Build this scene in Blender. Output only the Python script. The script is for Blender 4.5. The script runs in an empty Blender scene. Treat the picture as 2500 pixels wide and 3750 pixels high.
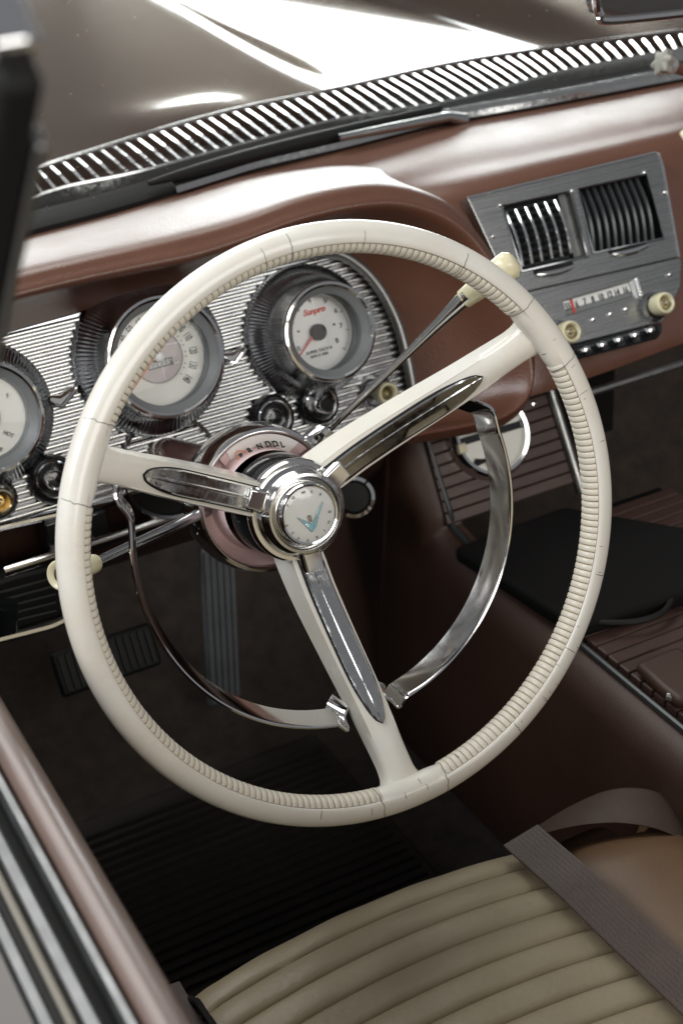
import bpy, bmesh, math, random
import numpy as np
from mathutils import Vector, Matrix
random.seed(7)
rad = math.radians
scene = bpy.context.scene
COL = scene.collection

# ------------------------------------------------------------------ camera
CAM = Vector((-0.421255, -0.830596, 0.547700))
YAW, PITCH, ROLL, FPX = 0.459293, 0.519018, -0.066693, 5596.92
_ca, _sa, _cp, _sp = math.cos(YAW), math.sin(YAW), math.cos(PITCH), math.sin(PITCH)
_r0 = Vector((_ca, -_sa, 0)); FW = Vector((_sa*_cp, _ca*_cp, -_sp)); _u0 = Vector((_sa*_sp, _ca*_sp, _cp))
RT = _r0*math.cos(ROLL) + _u0*math.sin(ROLL)
UP = _u0*math.cos(ROLL) - _r0*math.sin(ROLL)
cam_d = bpy.data.cameras.new("Camera"); cam = bpy.data.objects.new("Camera", cam_d); COL.objects.link(cam)
cam.matrix_world = Matrix(((RT.x, UP.x, -FW.x, CAM.x), (RT.y, UP.y, -FW.y, CAM.y), (RT.z, UP.z, -FW.z, CAM.z), (0, 0, 0, 1)))
cam_d.sensor_fit = 'VERTICAL'; cam_d.sensor_height = 36; cam_d.sensor_width = 24
cam_d.lens = FPX/3750*36; cam_d.clip_start = .02; cam_d.clip_end = 100
cam_d.dof.use_dof = True; cam_d.dof.focus_distance = 1.14; cam_d.dof.aperture_fstop = 8.0
scene.camera = cam

# ------------------------------------------------------------------ world and lamps
w = bpy.data.worlds.new("World"); scene.world = w; w.use_nodes = True
w.node_tree.nodes["Background"].inputs[0].default_value = (.94, .95, 1.0, 1)
w.node_tree.nodes["Background"].inputs[1].default_value = 0.20

def area_lamp(name, loc, target, sx, sy, power, color=(1, 1, 1)):
    d = bpy.data.lights.new(name, 'AREA'); d.shape = 'RECTANGLE'; d.size = sx; d.size_y = sy
    d.energy = power; d.color = color
    o = bpy.data.objects.new(name, d); COL.objects.link(o); o.location = loc
    o.rotation_euler = (Vector(target) - Vector(loc)).to_track_quat('-Z', 'Y').to_euler()
    return o
area_lamp("front_window_light", (3.25, 5.6, 1.0), (.6, 1.2, .05), 2.7, 1.25, 150, (.97, .99, 1))
area_lamp("front_side_light", (.9, 6.0, 1.0), (.2, .6, .05), 1.8, 1.1, 36, (.98, .99, 1))
area_lamp("overhead_light", (-.1, 2.3, 2.8), (-.1, .1, 0), 2.8, 2.2, 85, (1, .985, .96))
area_lamp("side_window_light", (-2.8, .3, 2.2), (0, .1, -.1), 2.4, 1.5, 100, (.95, .98, 1))
area_lamp("back_window_light", (.3, -4.2, 2.0), (0, .2, 0), 3.8, 2.2, 120, (1, .975, .93))

scene.render.engine = 'CYCLES'
scene.view_settings.view_transform = 'Standard'; scene.view_settings.look = 'None'
scene.view_settings.exposure = 0; scene.view_settings.gamma = 1
scene.cycles.max_bounces = 10; scene.cycles.transparent_max_bounces = 16
scene.cycles.caustics_reflective = False; scene.cycles.caustics_refractive = False
scene.cycles.sample_clamp_indirect = 4

# ------------------------------------------------------------------ pixel -> position helpers (photo pixels 2500 x 3750)
def ray(px, py): return FW + RT*((px - 1250)/FPX) + UP*((1875 - py)/FPX)
def on_plane(px, py, n, k):
    r = ray(px, py); n = Vector(n); return CAM + r*((k - CAM.dot(n))/r.dot(n))
def on_y(px, py, y): return on_plane(px, py, (0, 1, 0), y)
def on_z(px, py, z): return on_plane(px, py, (0, 0, 1), z)
def on_x(px, py, x): return on_plane(px, py, (1, 0, 0), x)
def tilt_frame(deg):
    t = rad(deg); return Vector((0, -math.cos(t), math.sin(t))), Vector((1, 0, 0)), Vector((0, math.sin(t), math.cos(t)))
WN, WX, WY = tilt_frame(math.degrees(0.298329))       # steering wheel plane
def wp(px, py, d): return on_plane(px, py, WN, -d)     # on the plane d below the rim
def wpos(rho, az, d): return WX*(rho*math.cos(az)) + WY*(rho*math.sin(az)) - WN*d
DN, DX, DY = tilt_frame(20); DK = DN.dot(Vector((0, .377, -.115)))   # instrument face
def dp(px, py, off=0): return on_plane(px, py, DN, DK + off)
CN, CX, CY = tilt_frame(30); CK = CN.dot(on_y(1715, 720, .42))       # centre stack face
def cp(px, py, off=0): return on_plane(px, py, CN, CK + off)

# ------------------------------------------------------------------ materials
def mat(name, color, rough=.5, metal=0, coat=0, bump=0, bscale=300, var=0, vscale=20, rvar=0, sheen=0, spec=.5, bdetail=3, aniso=None):
    m = bpy.data.materials.new(name); m.use_nodes = True; nt = m.node_tree; b = nt.nodes["Principled BSDF"]
    b.inputs["Base Color"].default_value = (*color, 1); b.inputs["Roughness"].default_value = rough
    b.inputs["Metallic"].default_value = metal; b.inputs["Coat Weight"].default_value = coat
    b.inputs["Coat Roughness"].default_value = .03; b.inputs["Sheen Weight"].default_value = sheen
    b.inputs["Specular IOR Level"].default_value = spec
    if bump or var or rvar:
        tc = nt.nodes.new("ShaderNodeTexCoord"); src = tc.outputs["Object"]
        if aniso:
            mp = nt.nodes.new("ShaderNodeMapping"); mp.inputs["Scale"].default_value = aniso
            nt.links.new(src, mp.inputs[0]); src = mp.outputs[0]
    if bump:
        n = nt.nodes.new("ShaderNodeTexNoise"); n.inputs["Scale"].default_value = bscale; n.inputs["Detail"].default_value = bdetail
        nt.links.new(src, n.inputs["Vector"])
        bp = nt.nodes.new("ShaderNodeBump"); bp.inputs["Strength"].default_value = bump; bp.inputs["Distance"].default_value = .001
        nt.links.new(n.outputs["Fac"], bp.inputs["Height"]); nt.links.new(bp.outputs[0], b.inputs["Normal"])
    if var or rvar:
        n = nt.nodes.new("ShaderNodeTexNoise"); n.inputs["Scale"].default_value = vscale; n.inputs["Detail"].default_value = 6
        n.inputs["Roughness"].default_value = .65
        nt.links.new(src, n.inputs["Vector"])
        if var:
            r = nt.nodes.new("ShaderNodeMapRange"); r.inputs[1].default_value = .3; r.inputs[2].default_value = .7
            r.inputs[3].default_value = 1 - var; r.inputs[4].default_value = 1 + var
            nt.links.new(n.outputs["Fac"], r.inputs[0])
            mx = nt.nodes.new("ShaderNodeMix"); mx.data_type = 'RGBA'; mx.blend_type = 'MULTIPLY'; mx.inputs[0].default_value = 1
            mx.inputs[6].default_value = (*color, 1); nt.links.new(r.outputs[0], mx.inputs[7]); nt.links.new(mx.outputs[2], b.inputs["Base Color"])
        if rvar:
            r = nt.nodes.new("ShaderNodeMapRange"); r.inputs[1].default_value = .35; r.inputs[2].default_value = .7
            r.inputs[3].default_value = max(0.02, rough - rvar); r.inputs[4].default_value = rough + rvar
            nt.links.new(n.outputs["Fac"], r.inputs[0]); nt.links.new(r.outputs[0], b.inputs["Roughness"])
    return m

def glass_mat(name, dust=0.0, tint=(1, 1, 1), f0=.04):
    m = bpy.data.materials.new(name); m.use_nodes = True; nt = m.node_tree; nt.nodes.clear()
    out = nt.nodes.new("ShaderNodeOutputMaterial"); tr = nt.nodes.new("ShaderNodeBsdfTransparent"); gl = nt.nodes.new("ShaderNodeBsdfGlossy")
    tr.inputs[0].default_value = (*tint, 1)
    gl.inputs["Roughness"].default_value = .01; lw = nt.nodes.new("ShaderNodeLayerWeight"); lw.inputs[0].default_value = .5
    pw = nt.nodes.new("ShaderNodeMath"); pw.operation = 'POWER'; pw.inputs[1].default_value = 5; nt.links.new(lw.outputs["Facing"], pw.inputs[0])
    fr = nt.nodes.new("ShaderNodeMath"); fr.operation = 'MULTIPLY_ADD'; fr.inputs[1].default_value = .92; fr.inputs[2].default_value = f0; nt.links.new(pw.outputs[0], fr.inputs[0])
    mx = nt.nodes.new("ShaderNodeMixShader"); nt.links.new(fr.outputs[0], mx.inputs[0]); nt.links.new(tr.outputs[0], mx.inputs[1]); nt.links.new(gl.outputs[0], mx.inputs[2])
    last = mx
    if dust:
        tc = nt.nodes.new("ShaderNodeTexCoord")
        df = nt.nodes.new("ShaderNodeBsdfDiffuse"); df.inputs[0].default_value = (.75, .75, .72, 1)
        vo = nt.nodes.new("ShaderNodeTexVoronoi"); vo.inputs["Scale"].default_value = 95; nt.links.new(tc.outputs["Object"], vo.inputs["Vector"])
        ns = nt.nodes.new("ShaderNodeTexNoise"); ns.inputs["Scale"].default_value = 31; ns.inputs["Detail"].default_value = 2; nt.links.new(tc.outputs["Object"], ns.inputs["Vector"])
        sz = nt.nodes.new("ShaderNodeMapRange"); sz.inputs[1].default_value = .55; sz.inputs[2].default_value = .78; sz.inputs[3].default_value = 0; sz.inputs[4].default_value = .2
        nt.links.new(ns.outputs["Fac"], sz.inputs[0])
        ls = nt.nodes.new("ShaderNodeMath"); ls.operation = 'LESS_THAN'; nt.links.new(vo.outputs["Distance"], ls.inputs[0]); nt.links.new(sz.outputs[0], ls.inputs[1])
        wv = nt.nodes.new("ShaderNodeTexNoise"); wv.inputs["Scale"].default_value = 9; wv.inputs["Detail"].default_value = 8; wv.inputs["Distortion"].default_value = 1.5
        nt.links.new(tc.outputs["Object"], wv.inputs["Vector"])
        hz = nt.nodes.new("ShaderNodeMapRange"); hz.inputs[1].default_value = .3; hz.inputs[2].default_value = .8; hz.inputs[3].default_value = dust*.3; hz.inputs[4].default_value = dust
        nt.links.new(wv.outputs["Fac"], hz.inputs[0])
        ad = nt.nodes.new("ShaderNodeMath"); ad.operation = 'MULTIPLY_ADD'; ad.inputs[1].default_value = .7; nt.links.new(ls.outputs[0], ad.inputs[0]); nt.links.new(hz.outputs[0], ad.inputs[2])
        m2 = nt.nodes.new("ShaderNodeMixShader"); nt.links.new(ad.outputs[0], m2.inputs[0]); nt.links.new(mx.outputs[0], m2.inputs[1]); nt.links.new(df.outputs[0], m2.inputs[2]); last = m2
    nt.links.new(last.outputs[0], out.inputs[0])
    return m


M = dict(
    cream=mat("cream_plastic", (.84, .81, .74), .24, coat=.35, var=.05, vscale=14, bump=.05, bscale=90, rvar=.06),
    cream_grip=mat("cream_grip", (.78, .73, .62), .36, var=.07, vscale=25),
    grime=mat("groove_grime", (.30, .21, .14), .8, var=.3, vscale=60),
    crack=mat("crack_dark", (.05, .04, .03), .9),
    ivory=mat("ivory_plastic", (.74, .68, .46), .28, coat=.3, var=.05),
    chrome=mat("chrome", (.84, .84, .84), .09, 1, rvar=.04, vscale=60),
    chrome_worn=mat("chrome_worn", (.66, .66, .65), .16, 1, rvar=.10, vscale=220),
    chrome_dark=mat("chrome_dark", (.42, .43, .45), .20, 1, rvar=.06, vscale=80),
    gunmetal=mat("gunmetal", (.26, .26, .25), .32, .9, rvar=.08, vscale=60),
    brushed=mat("brushed_metal", (.36, .37, .365), .27, 1, bump=.10, bscale=90, aniso=(.10, 40, 40), var=.10, vscale=60, rvar=.06),
    brass=mat("brass", (.80, .70, .50), .18, 1),
    blackgloss=mat("black_gloss", (.012, .014, .015), .14, coat=.5),
    blackmatte=mat("black_matte", (.011, .0105, .010), .65, bump=.1, spec=.25),
    rubber=mat("black_rubber", (.010, .010, .010), .55, spec=.3, bump=.12, bscale=120),
    pedal=mat("pedal_rubber", (.16, .17, .185), .55, bump=.2, bscale=200, var=.2),
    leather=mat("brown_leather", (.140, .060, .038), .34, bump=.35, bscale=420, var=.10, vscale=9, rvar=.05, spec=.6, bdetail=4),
    leather_gloss=mat('brown_enamel', (.085, .042, .034), .16, coat=.5),
    slat_dark=mat('slat_dark', (.045, .05, .052), .3, .3),
    door_pad=mat('door_leather', (.135, .080, .060), .40, coat=.5, spec=1.0, bump=.1, bscale=400, var=.1),
    strip=mat('door_strip', (.23, .235, .235), .48, 1, rvar=.08, vscale=30),
    welt=mat('door_welt', (.34, .31, .26), .5),
    rib_metal=mat('rib_metal', (.72, .72, .70), .25, 1, rvar=.08, vscale=40, var=.10),
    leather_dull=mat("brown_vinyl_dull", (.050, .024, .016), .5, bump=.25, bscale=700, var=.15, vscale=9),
    pinkweave=mat("pink_weave", (.74, .55, .54), .55, bump=.0),
    dialwhite=mat("dial_white", (.90, .90, .87), .5),
    dialcream=mat("dial_cream", (.88, .87, .80), .5, var=.04, vscale=30),
    dialpink=mat("dial_pink", (.55, .48, .47), .4, var=.08, vscale=40),
    dialgrey=mat("dial_grey", (.20, .21, .21), .42),
    ink=mat("ink_black", (.02, .02, .02), .6),
    inkgrey=mat("ink_grey", (.10, .11, .11), .6),
    red=mat("red_paint", (.65, .06, .04), .45),
    orange=mat("orange_paint", (.75, .23, .05), .45),
    blue=mat("pale_blue_enamel", (.25, .52, .60), .3, .3),
    capwhite=mat("cap_white", (.74, .74, .71), .16, coat=.6),
    wood=mat("wood_brown", (.060, .032, .025), .42, var=.28, vscale=30, aniso=(1.2, 14, 14), bump=.12, bscale=60),
    carpet=mat("carpet_brown", (.030, .020, .0135), .95, bump=.9, bscale=700, var=.5, vscale=45, sheen=.2),
    matgrey=mat("floor_mat", (.026, .021, .018), .85, bump=.4, bscale=500, var=.25, vscale=30),
    beige=mat("beige_vinyl", (.37, .308, .205), .44, bump=.55, bscale=160, var=.07, vscale=12, rvar=.06),
    tan=mat("tan_leather", (.135, .074, .036), .48, bump=.2, bscale=500, var=.12, vscale=10),
    belt=mat("belt_webbing", (.075, .050, .040), .50, bump=.35, bscale=500, var=.12, vscale=60),
    paint=mat("hood_paint", (.030, .021, .014), .30, .0, coat=1, var=.25, vscale=3, spec=.1, bump=.35, bscale=5, bdetail=2),
    paint_in=mat("door_paint", (.50, .47, .46), .34, var=.05),
    white_metal=mat("white_metal", (.66, .67, .66), .3, .6),
    concrete=mat("concrete", (.22, .21, .20), .8, var=.2, vscale=4),
    cloth=mat("dark_vinyl", (.007, .0062, .006), .75, spec=.15),
    mirror=mat("mirror_glass", (.5, .48, .47), .03, 1),
    rubber_grey=mat("rubber_grey", (.36, .345, .30), .4),
    glass=glass_mat("gauge_glass", f0=.015),
    windshield=glass_mat("windshield_glass", dust=.06, tint=(.93, .96, .94)),
)
b_ = M['paint'].node_tree.nodes['Principled BSDF']; b_.inputs['Coat Tint'].default_value = (.60, .53, .45, 1); b_.inputs['Coat Roughness'].default_value = .075
M['door_pad'].node_tree.nodes['Principled BSDF'].inputs['Coat Roughness'].default_value = .30
def yellowing(m, tan):
    nt = m.node_tree; b = nt.nodes['Principled BSDF']; src = b.inputs['Base Color'].links[0].from_socket
    tc = nt.nodes.new("ShaderNodeTexCoord"); n = nt.nodes.new("ShaderNodeTexNoise"); n.inputs["Scale"].default_value = 11; n.inputs["Detail"].default_value = 8; n.inputs["Roughness"].default_value = .7
    nt.links.new(tc.outputs["Object"], n.inputs["Vector"])
    r = nt.nodes.new("ShaderNodeMapRange"); r.inputs[1].default_value = .42; r.inputs[2].default_value = .75; r.inputs[3].default_value = 0; r.inputs[4].default_value = .55; nt.links.new(n.outputs["Fac"], r.inputs[0])
    x = nt.nodes.new("ShaderNodeMix"); x.data_type = 'RGBA'; nt.links.new(r.outputs[0], x.inputs[0]); nt.links.new(src, x.inputs[6]); x.inputs[7].default_value = (*tan, 1); nt.links.new(x.outputs[2], b.inputs['Base Color'])
yellowing(M['cream'], (.74, .65, .50)); yellowing(M['cream_grip'], (.60, .50, .36))
def weave(m, sc):
    nt = m.node_tree; b = nt.nodes["Principled BSDF"]; tc = nt.nodes.new("ShaderNodeTexCoord")
    v = nt.nodes.new("ShaderNodeTexVoronoi"); v.inputs["Scale"].default_value = sc; v.inputs["Randomness"].default_value = .12
    nt.links.new(tc.outputs["Object"], v.inputs["Vector"])
    bp = nt.nodes.new("ShaderNodeBump"); bp.inputs["Strength"].default_value = 1; bp.inputs["Distance"].default_value = .0006
    bp.invert = True
    nt.links.new(v.outputs["Distance"], bp.inputs["Height"]); nt.links.new(bp.outputs[0], b.inputs["Normal"])
weave(M['pinkweave'], 850)

# ------------------------------------------------------------------ builders
ORG = {}
def V(*a): return Vector(a)
def thing(name, label, cat, loc, group=None):
    o = bpy.data.objects.new(name, None); COL.objects.link(o); o.location = loc; o.empty_display_size = .01
    o['label'] = label; o['category'] = cat
    if group: o['group'] = group
    ORG[o.name] = Vector(loc); return o
def tag(o, label, cat, group=None):
    o['label'] = label; o['category'] = cat
    if group: o['group'] = group
    return o

class MB:
    def __init__(s): s.v = []; s.f = []
    def add(s, vs, fs):
        b = len(s.v); s.v += [Vector(q) for q in vs]; s.f += [tuple(b + i for i in f) for f in fs]; return s
    def grid(s, rows, close_u=False, close_v=False, flip=False):
        nr, nc = len(rows), len(rows[0]); vs = [p for r in rows for p in r]; fs = []
        for i in range(nr if close_u else nr - 1):
            for j in range(nc if close_v else nc - 1):
                a, b_, c, d = i*nc + j, i*nc + (j+1) % nc, ((i+1) % nr)*nc + (j+1) % nc, ((i+1) % nr)*nc + j
                fs.append((a, d, c, b_) if flip else (a, b_, c, d))
        return s.add(vs, fs)
    def lathe(s, O, a, e1, e2, prof, n=64, a0=0, a1=2*math.pi, flute=None, capstart=False, capend=False):
        full = abs(a1 - a0 - 2*math.pi) < 1e-6; rows = []
        for i in range(n if full else n + 1):
            t = a0 + (a1 - a0)*i/n; c, q = math.cos(t), math.sin(t)
            row = []
            for k, (r, h) in enumerate(prof):
                rr = r + (flute(k, i) if flute else 0)
                row.append(O + a*h + e1*(rr*c) + e2*(rr*q))
            rows.append(row)
        s.grid(rows, close_u=full)
        b = len(s.v) - len(rows)*len(prof); m = len(prof)
        if capstart: s.f.append(tuple(b + i*m for i in range(len(rows))))
        if capend: s.f.append(tuple(b + i*m + m - 1 for i in range(len(rows)))[::-1])
        return s
    def tube(s, pts, r, n=12, caps=True, closed=False, flat=None):
        pts = [Vector(p) for p in pts]; N = len(pts)
        rs = r if isinstance(r, (list, tuple)) else [r]*N
        up = None; rows = []
        for i in range(N):
            if closed: t = pts[(i+1) % N] - pts[i-1]
            else: t = pts[min(i+1, N-1)] - pts[max(i-1, 0)]
            t.normalize()
            if up is None:
                up = Vector((0, 0, 1)) if abs(t.z) < .9 else Vector((0, 1, 0))
            if flat is not None: up = Vector(flat)
            x = up.cross(t).normalized(); y = t.cross(x).normalized(); up = y
            rows.append([pts[i] + x*(rs[i]*math.cos(2*math.pi*k/n)) + y*(rs[i]*math.sin(2*math.pi*k/n)) for k in range(n)])
        s.grid(rows, close_u=closed, close_v=True, flip=True)
        if caps and not closed:
            b = len(s.v) - N*n; s.f.append(tuple(b + k for k in range(n))); s.f.append(tuple(b + (N-1)*n + k for k in range(n))[::-1])
        return s
    def sweep(s, pts, frames, sec, caps=True):
        # frames: list of (x, y); sec(i) -> list of (a, b)
        rows = [[p + fx*a + fy*b for (a, b) in sec(i)] for i, (p, (fx, fy)) in enumerate(zip(pts, frames))]
        s.grid(rows, close_v=True)
        if caps:
            n = len(rows[0]); b0 = len(s.v) - len(rows)*n
            s.f.append(tuple(b0 + k for k in range(n))[::-1]); s.f.append(tuple(b0 + (len(rows)-1)*n + k for k in range(n)))
        return s
    def prism(s, poly, off):
        # poly: list of points; off: extrusion vector
        n = len(poly); off = Vector(off)
        vs = [Vector(p) for p in poly] + [Vector(p) + off for p in poly]
        fs = [tuple(range(n))[::-1], tuple(range(n, 2*n))] + [(i, (i+1) % n, n + (i+1) % n, n + i) for i in range(n)]
        return s.add(vs, fs)
    def box(s, c, ex, ey, ez):
        # centre and half-extent vectors
        vs = [c + ex*i + ey*j + ez*k for i in (-1, 1) for j in (-1, 1) for k in (-1, 1)]
        return s.add(vs, [(0, 1, 3, 2), (4, 6, 7, 5), (0, 4, 5, 1), (2, 3, 7, 6), (0, 2, 6, 4), (1, 5, 7, 3)])
    def build(s, name, m, parent=None, smooth=True, angle=40, bevel=0, bseg=2, subsurf=0, recalc=True):
        me = bpy.data.meshes.new(name); org = Vector((0, 0, 0))
        if parent is not None: org = ORG[parent.name]
        me.from_pydata([tuple(p - org) for p in s.v], [], s.f)
        if recalc:
            bm = bmesh.new(); bm.from_mesh(me); bmesh.ops.remove_doubles(bm, verts=bm.verts, dist=1e-6)
            bmesh.ops.recalc_face_normals(bm, faces=bm.faces); bm.to_mesh(me); bm.free()
        if smooth:
            me.shade_smooth(); me.set_sharp_from_angle(angle=rad(angle))
        me.materials.append(M[m] if isinstance(m, str) else m)
        o = bpy.data.objects.new(name, me); COL.objects.link(o)
        if parent is not None: o.parent = parent
        ORG[o.name] = org
        if bevel:
            b = o.modifiers.new("bevel", 'BEVEL'); b.width = bevel; b.segments = bseg; b.limit_method = 'ANGLE'; b.angle_limit = rad(35)
            if smooth: b.harden_normals = False
        if subsurf:
            q = o.modifiers.new("sub", 'SUBSURF'); q.levels = subsurf; q.render_levels = subsurf
        return o

def place(name, mesh, m4, parent):
    o = bpy.data.objects.new(name, mesh); COL.objects.link(o); org = ORG[parent.name]
    o.parent = parent; o.matrix_basis = Matrix.Translation(-org) @ m4; ORG[o.name] = org; return o

def frame4(O, x, y, z):
    return Matrix(((x.x, y.x, z.x, O.x), (x.y, y.y, z.y, O.y), (x.z, y.z, z.z, O.z), (0, 0, 0, 1)))

_dg = None
def text(name, body, size, O, x, y, m, parent, depth=.0003, shear=0, bold=0, sx=1):
    c = bpy.data.curves.new("t", 'FONT'); c.body = body; c.size = size; c.align_x = 'CENTER'; c.align_y = 'CENTER'
    c.extrude = depth; c.shear = shear; c.offset = bold; c.resolution_u = 3
    t = bpy.data.objects.new("t", c); COL.objects.link(t)
    bpy.context.view_layer.update()
    me = bpy.data.meshes.new_from_object(t.evaluated_get(bpy.context.evaluated_depsgraph_get()))
    bpy.data.objects.remove(t); bpy.data.curves.remove(c); me.name = name
    me.materials.clear(); me.materials.append(M[m])
    x = x.normalized(); y = y.normalized(); z = x.cross(y)
    return place(name, me, frame4(O, x*sx, y, z), parent)

def catmull(P, n):
    # P list of Vectors -> smooth list, n samples per segment
    out = []
    for i in range(len(P) - 1):
        p0 = P[i-1] if i else P[0]*2 - P[1]; p1 = P[i]; p2 = P[i+1]; p3 = P[i+2] if i + 2 < len(P) else P[-1]*2 - P[-2]
        for k in range(n):
            t = k/n; out.append((p1*2 + (p2 - p0)*t + (p0*2 - p1*5 + p2*4 - p3)*t*t + (p1*3 - p0 - p2*3 + p3)*t**3)*.5)
    out.append(P[-1].copy()); return out
def loft(mb, lines, nu=6, nv=5, **k):
    # lines: list of lists of Vectors (same count); smooth in both directions
    L = [catmull(l, nu) for l in lines]
    rows = [catmull([l[i] for l in L], nv) for i in range(len(L[0]))]
    return mb.grid(rows, **k)
def interp(x, xs, ys):
    for i in range(len(xs) - 1):
        if x <= xs[i+1]:
            t = (x - xs[i])/(xs[i+1] - xs[i]); t = max(0, t); return ys[i] + (ys[i+1] - ys[i])*t
    return ys[-1]
# ================================================================== setting: garage floor, cabin floor, firewall
def struct(o): o['kind'] = 'structure'; return o
mb = MB(); mb.add([V(-12, -12, -1.05), V(14, -12, -1.05), V(14, 16, -1.05), V(-12, 16, -1.05)], [(0, 1, 2, 3)])
struct(mb.build('ground', 'concrete', smooth=False))
FZ = -.56
mb = MB()
rows = []
for i in range(30):
    y = -.9 + i*.06; rows.append([V(x, y, FZ + max(0, y - .45)**1.5*1.3 + .004*math.sin(7*x + 5*y)) for x in np.linspace(-.42, 1.1, 24)])
mb.grid(rows); struct(mb.build('cabin_floor', 'carpet'))
mb = MB(); mb.box(V(.35, .80, -.30), V(.80, 0, 0), V(0, .01, 0), V(0, 0, .29)); struct(mb.build('firewall', 'cloth', smooth=False))
# wall of the car side below the door rail (kick panel, driver side)
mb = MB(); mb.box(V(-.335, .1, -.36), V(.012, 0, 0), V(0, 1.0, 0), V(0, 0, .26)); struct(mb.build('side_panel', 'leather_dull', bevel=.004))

# rear deck and passenger side of the open cabin (behind and beside the camera, they shade the footwell)
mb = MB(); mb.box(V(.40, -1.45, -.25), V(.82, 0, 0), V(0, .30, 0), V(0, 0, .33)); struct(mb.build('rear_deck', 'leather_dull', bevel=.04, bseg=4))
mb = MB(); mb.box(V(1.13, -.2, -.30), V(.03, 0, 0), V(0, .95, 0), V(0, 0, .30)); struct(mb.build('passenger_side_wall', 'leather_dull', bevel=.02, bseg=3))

# ridged floor mat under the driver's feet
t = thing('floor_mat', 'dark ribbed rubber floor mat lying on the carpet below the wheel', 'floor mat', (-.02, .22, FZ))
mb = MB(); mb.box(V(-.03, .20, FZ + .010), V(.19, 0, 0), V(0, .25, 0), V(0, 0, .004)); mb.build('mat_base', 'matgrey', t, bevel=.003)
mb = MB(); mb.box(V(0, 0, 0), V(.18, 0, 0), V(0, .0028, 0), V(0, 0, .003)); tmp = mb.build('ridge', 'matgrey', None); ribm = tmp.data; bpy.data.objects.remove(tmp)
for i in range(34): 
    o = place('ridge', ribm, Matrix.Translation(V(-.03, -.035 + i*.0138, FZ + .016)), t)

# ================================================================== hood, cowl grille, windshield
t = thing('car_hood', 'glossy dark brown car hood with white reflections seen through the windshield', 'car hood', (.45, 1.3, 0))
mb = MB(); rows = []
def hood_z(x, y):
    def sm(a, b, v): q = min(1, max(0, (v - a)/(b - a))); return q*q*(3 - 2*q)
    k = 1 - sm(.43, .52, x) + sm(.80, .88, x)          # lower centre channel between the raised sides
    z = .052 + math.tan(rad(5.0))*k*(y - .8) - .004*(1 - k)
    z += .0055*math.exp(-((y - .875)/.055)**2)*math.exp(-((x - .25)/.09)**4)
    z -= .05*max(0, abs(x - .42) - .75)**1.5 - .004*math.sin(x*9)*k
    return z
for i in range(70):
    y = .80 + 1.9*i/69; rows.append([V(x, y, hood_z(x, y)) for x in np.linspace(-.55, 1.75, 110)])
mb.grid(rows); mb.build('hood_panel', 'paint', t)

# windshield base line (photo pixels) on the cowl height
BPX = [(-200, 960), (64, 872), (351, 797), (558, 737), (797, 662), (957, 614), (1250, 545), (1617, 454), (2015, 383), (2500, 291), (2750, 250)]
BL = [on_z(px, py, .065) for px, py in BPX]
B = catmull(BL, 6)

t = thing('cowl_grille', 'slotted chrome cowl vent grille below the windshield', 'vent grille', (.4, .72, .05))
LOW = catmull([on_z(px, py, .070) for px, py in [(-220, 860), (60, 745), (239, 685), (478, 636), (685, 580), (949, 510), (1250, 434), (1609, 376), (1830, 322), (2047, 262), (2300, 212), (2650, 150)]], 10)
UPP = catmull([on_z(px, py, .070) for px, py in [(-300, 780), (-40, 680), (167, 612), (375, 548), (600, 478), (877, 404), (1250, 327), (1649, 239), (2000, 182), (2250, 148), (2480, 118), (2800, 80)]], 10)
mb = MB(); mb.grid([[l + V(0, .002, -.004), l + V(0, .002, -.022), u + V(0, -.002, -.024), u + V(0, -.002, -.001)] for l, u in zip(LOW, UPP)]); mb.build('slot_recess', 'blackmatte', t)
mb = MB()
for L, s in ((LOW, -1), (UPP, 1)):
    rows = []
    for p in L: rows.append([p + V(0, s*.0, -.010), p + V(0, s*.0, .0016), p + V(0, s*.004, .003), p + V(0, s*.009, .002), p + V(0, s*.012, -.012)])
    mb.grid(rows)
mb.build('frame', 'chrome_worn', t, angle=25)
def arclen(L):
    d = [0]
    for a, b in zip(L, L[1:]): d.append(d[-1] + (b - a).length)
    return d
dl, du = arclen(LOW), arclen(UPP)
ns = 66
def at(L, d, s):
    for i in range(len(L) - 1):
        if s <= d[i+1]: return L[i].lerp(L[i+1], (s - d[i])/max(1e-9, d[i+1] - d[i]))
    return L[-1].copy()
for i in range(ns):
    a = at(LOW, dl, dl[-1]*(i + .5)/ns); b = at(UPP, du, du[-1]*(i + .5)/ns)
    b = Vector((a.x + (b.x - a.x)*.35, b.y, b.z))
    d = (b - a).normalized(); sd = d.cross(V(0, 0, 1)).normalized(); mb = MB()
    sec = [(-.0023, -.0025), (-.0023, -.0001), (-.0018, .0005), (.0018, .0005), (.0023, -.0001), (.0023, -.0025)]
    mb.sweep([a - d*.002, a.lerp(b, .5) + V(0, 0, .001), b + d*.002], [(sd, V(0, 0, 1))]*3, lambda k: sec); mb.build('slat', 'chrome_worn', t, smooth=False)

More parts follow.
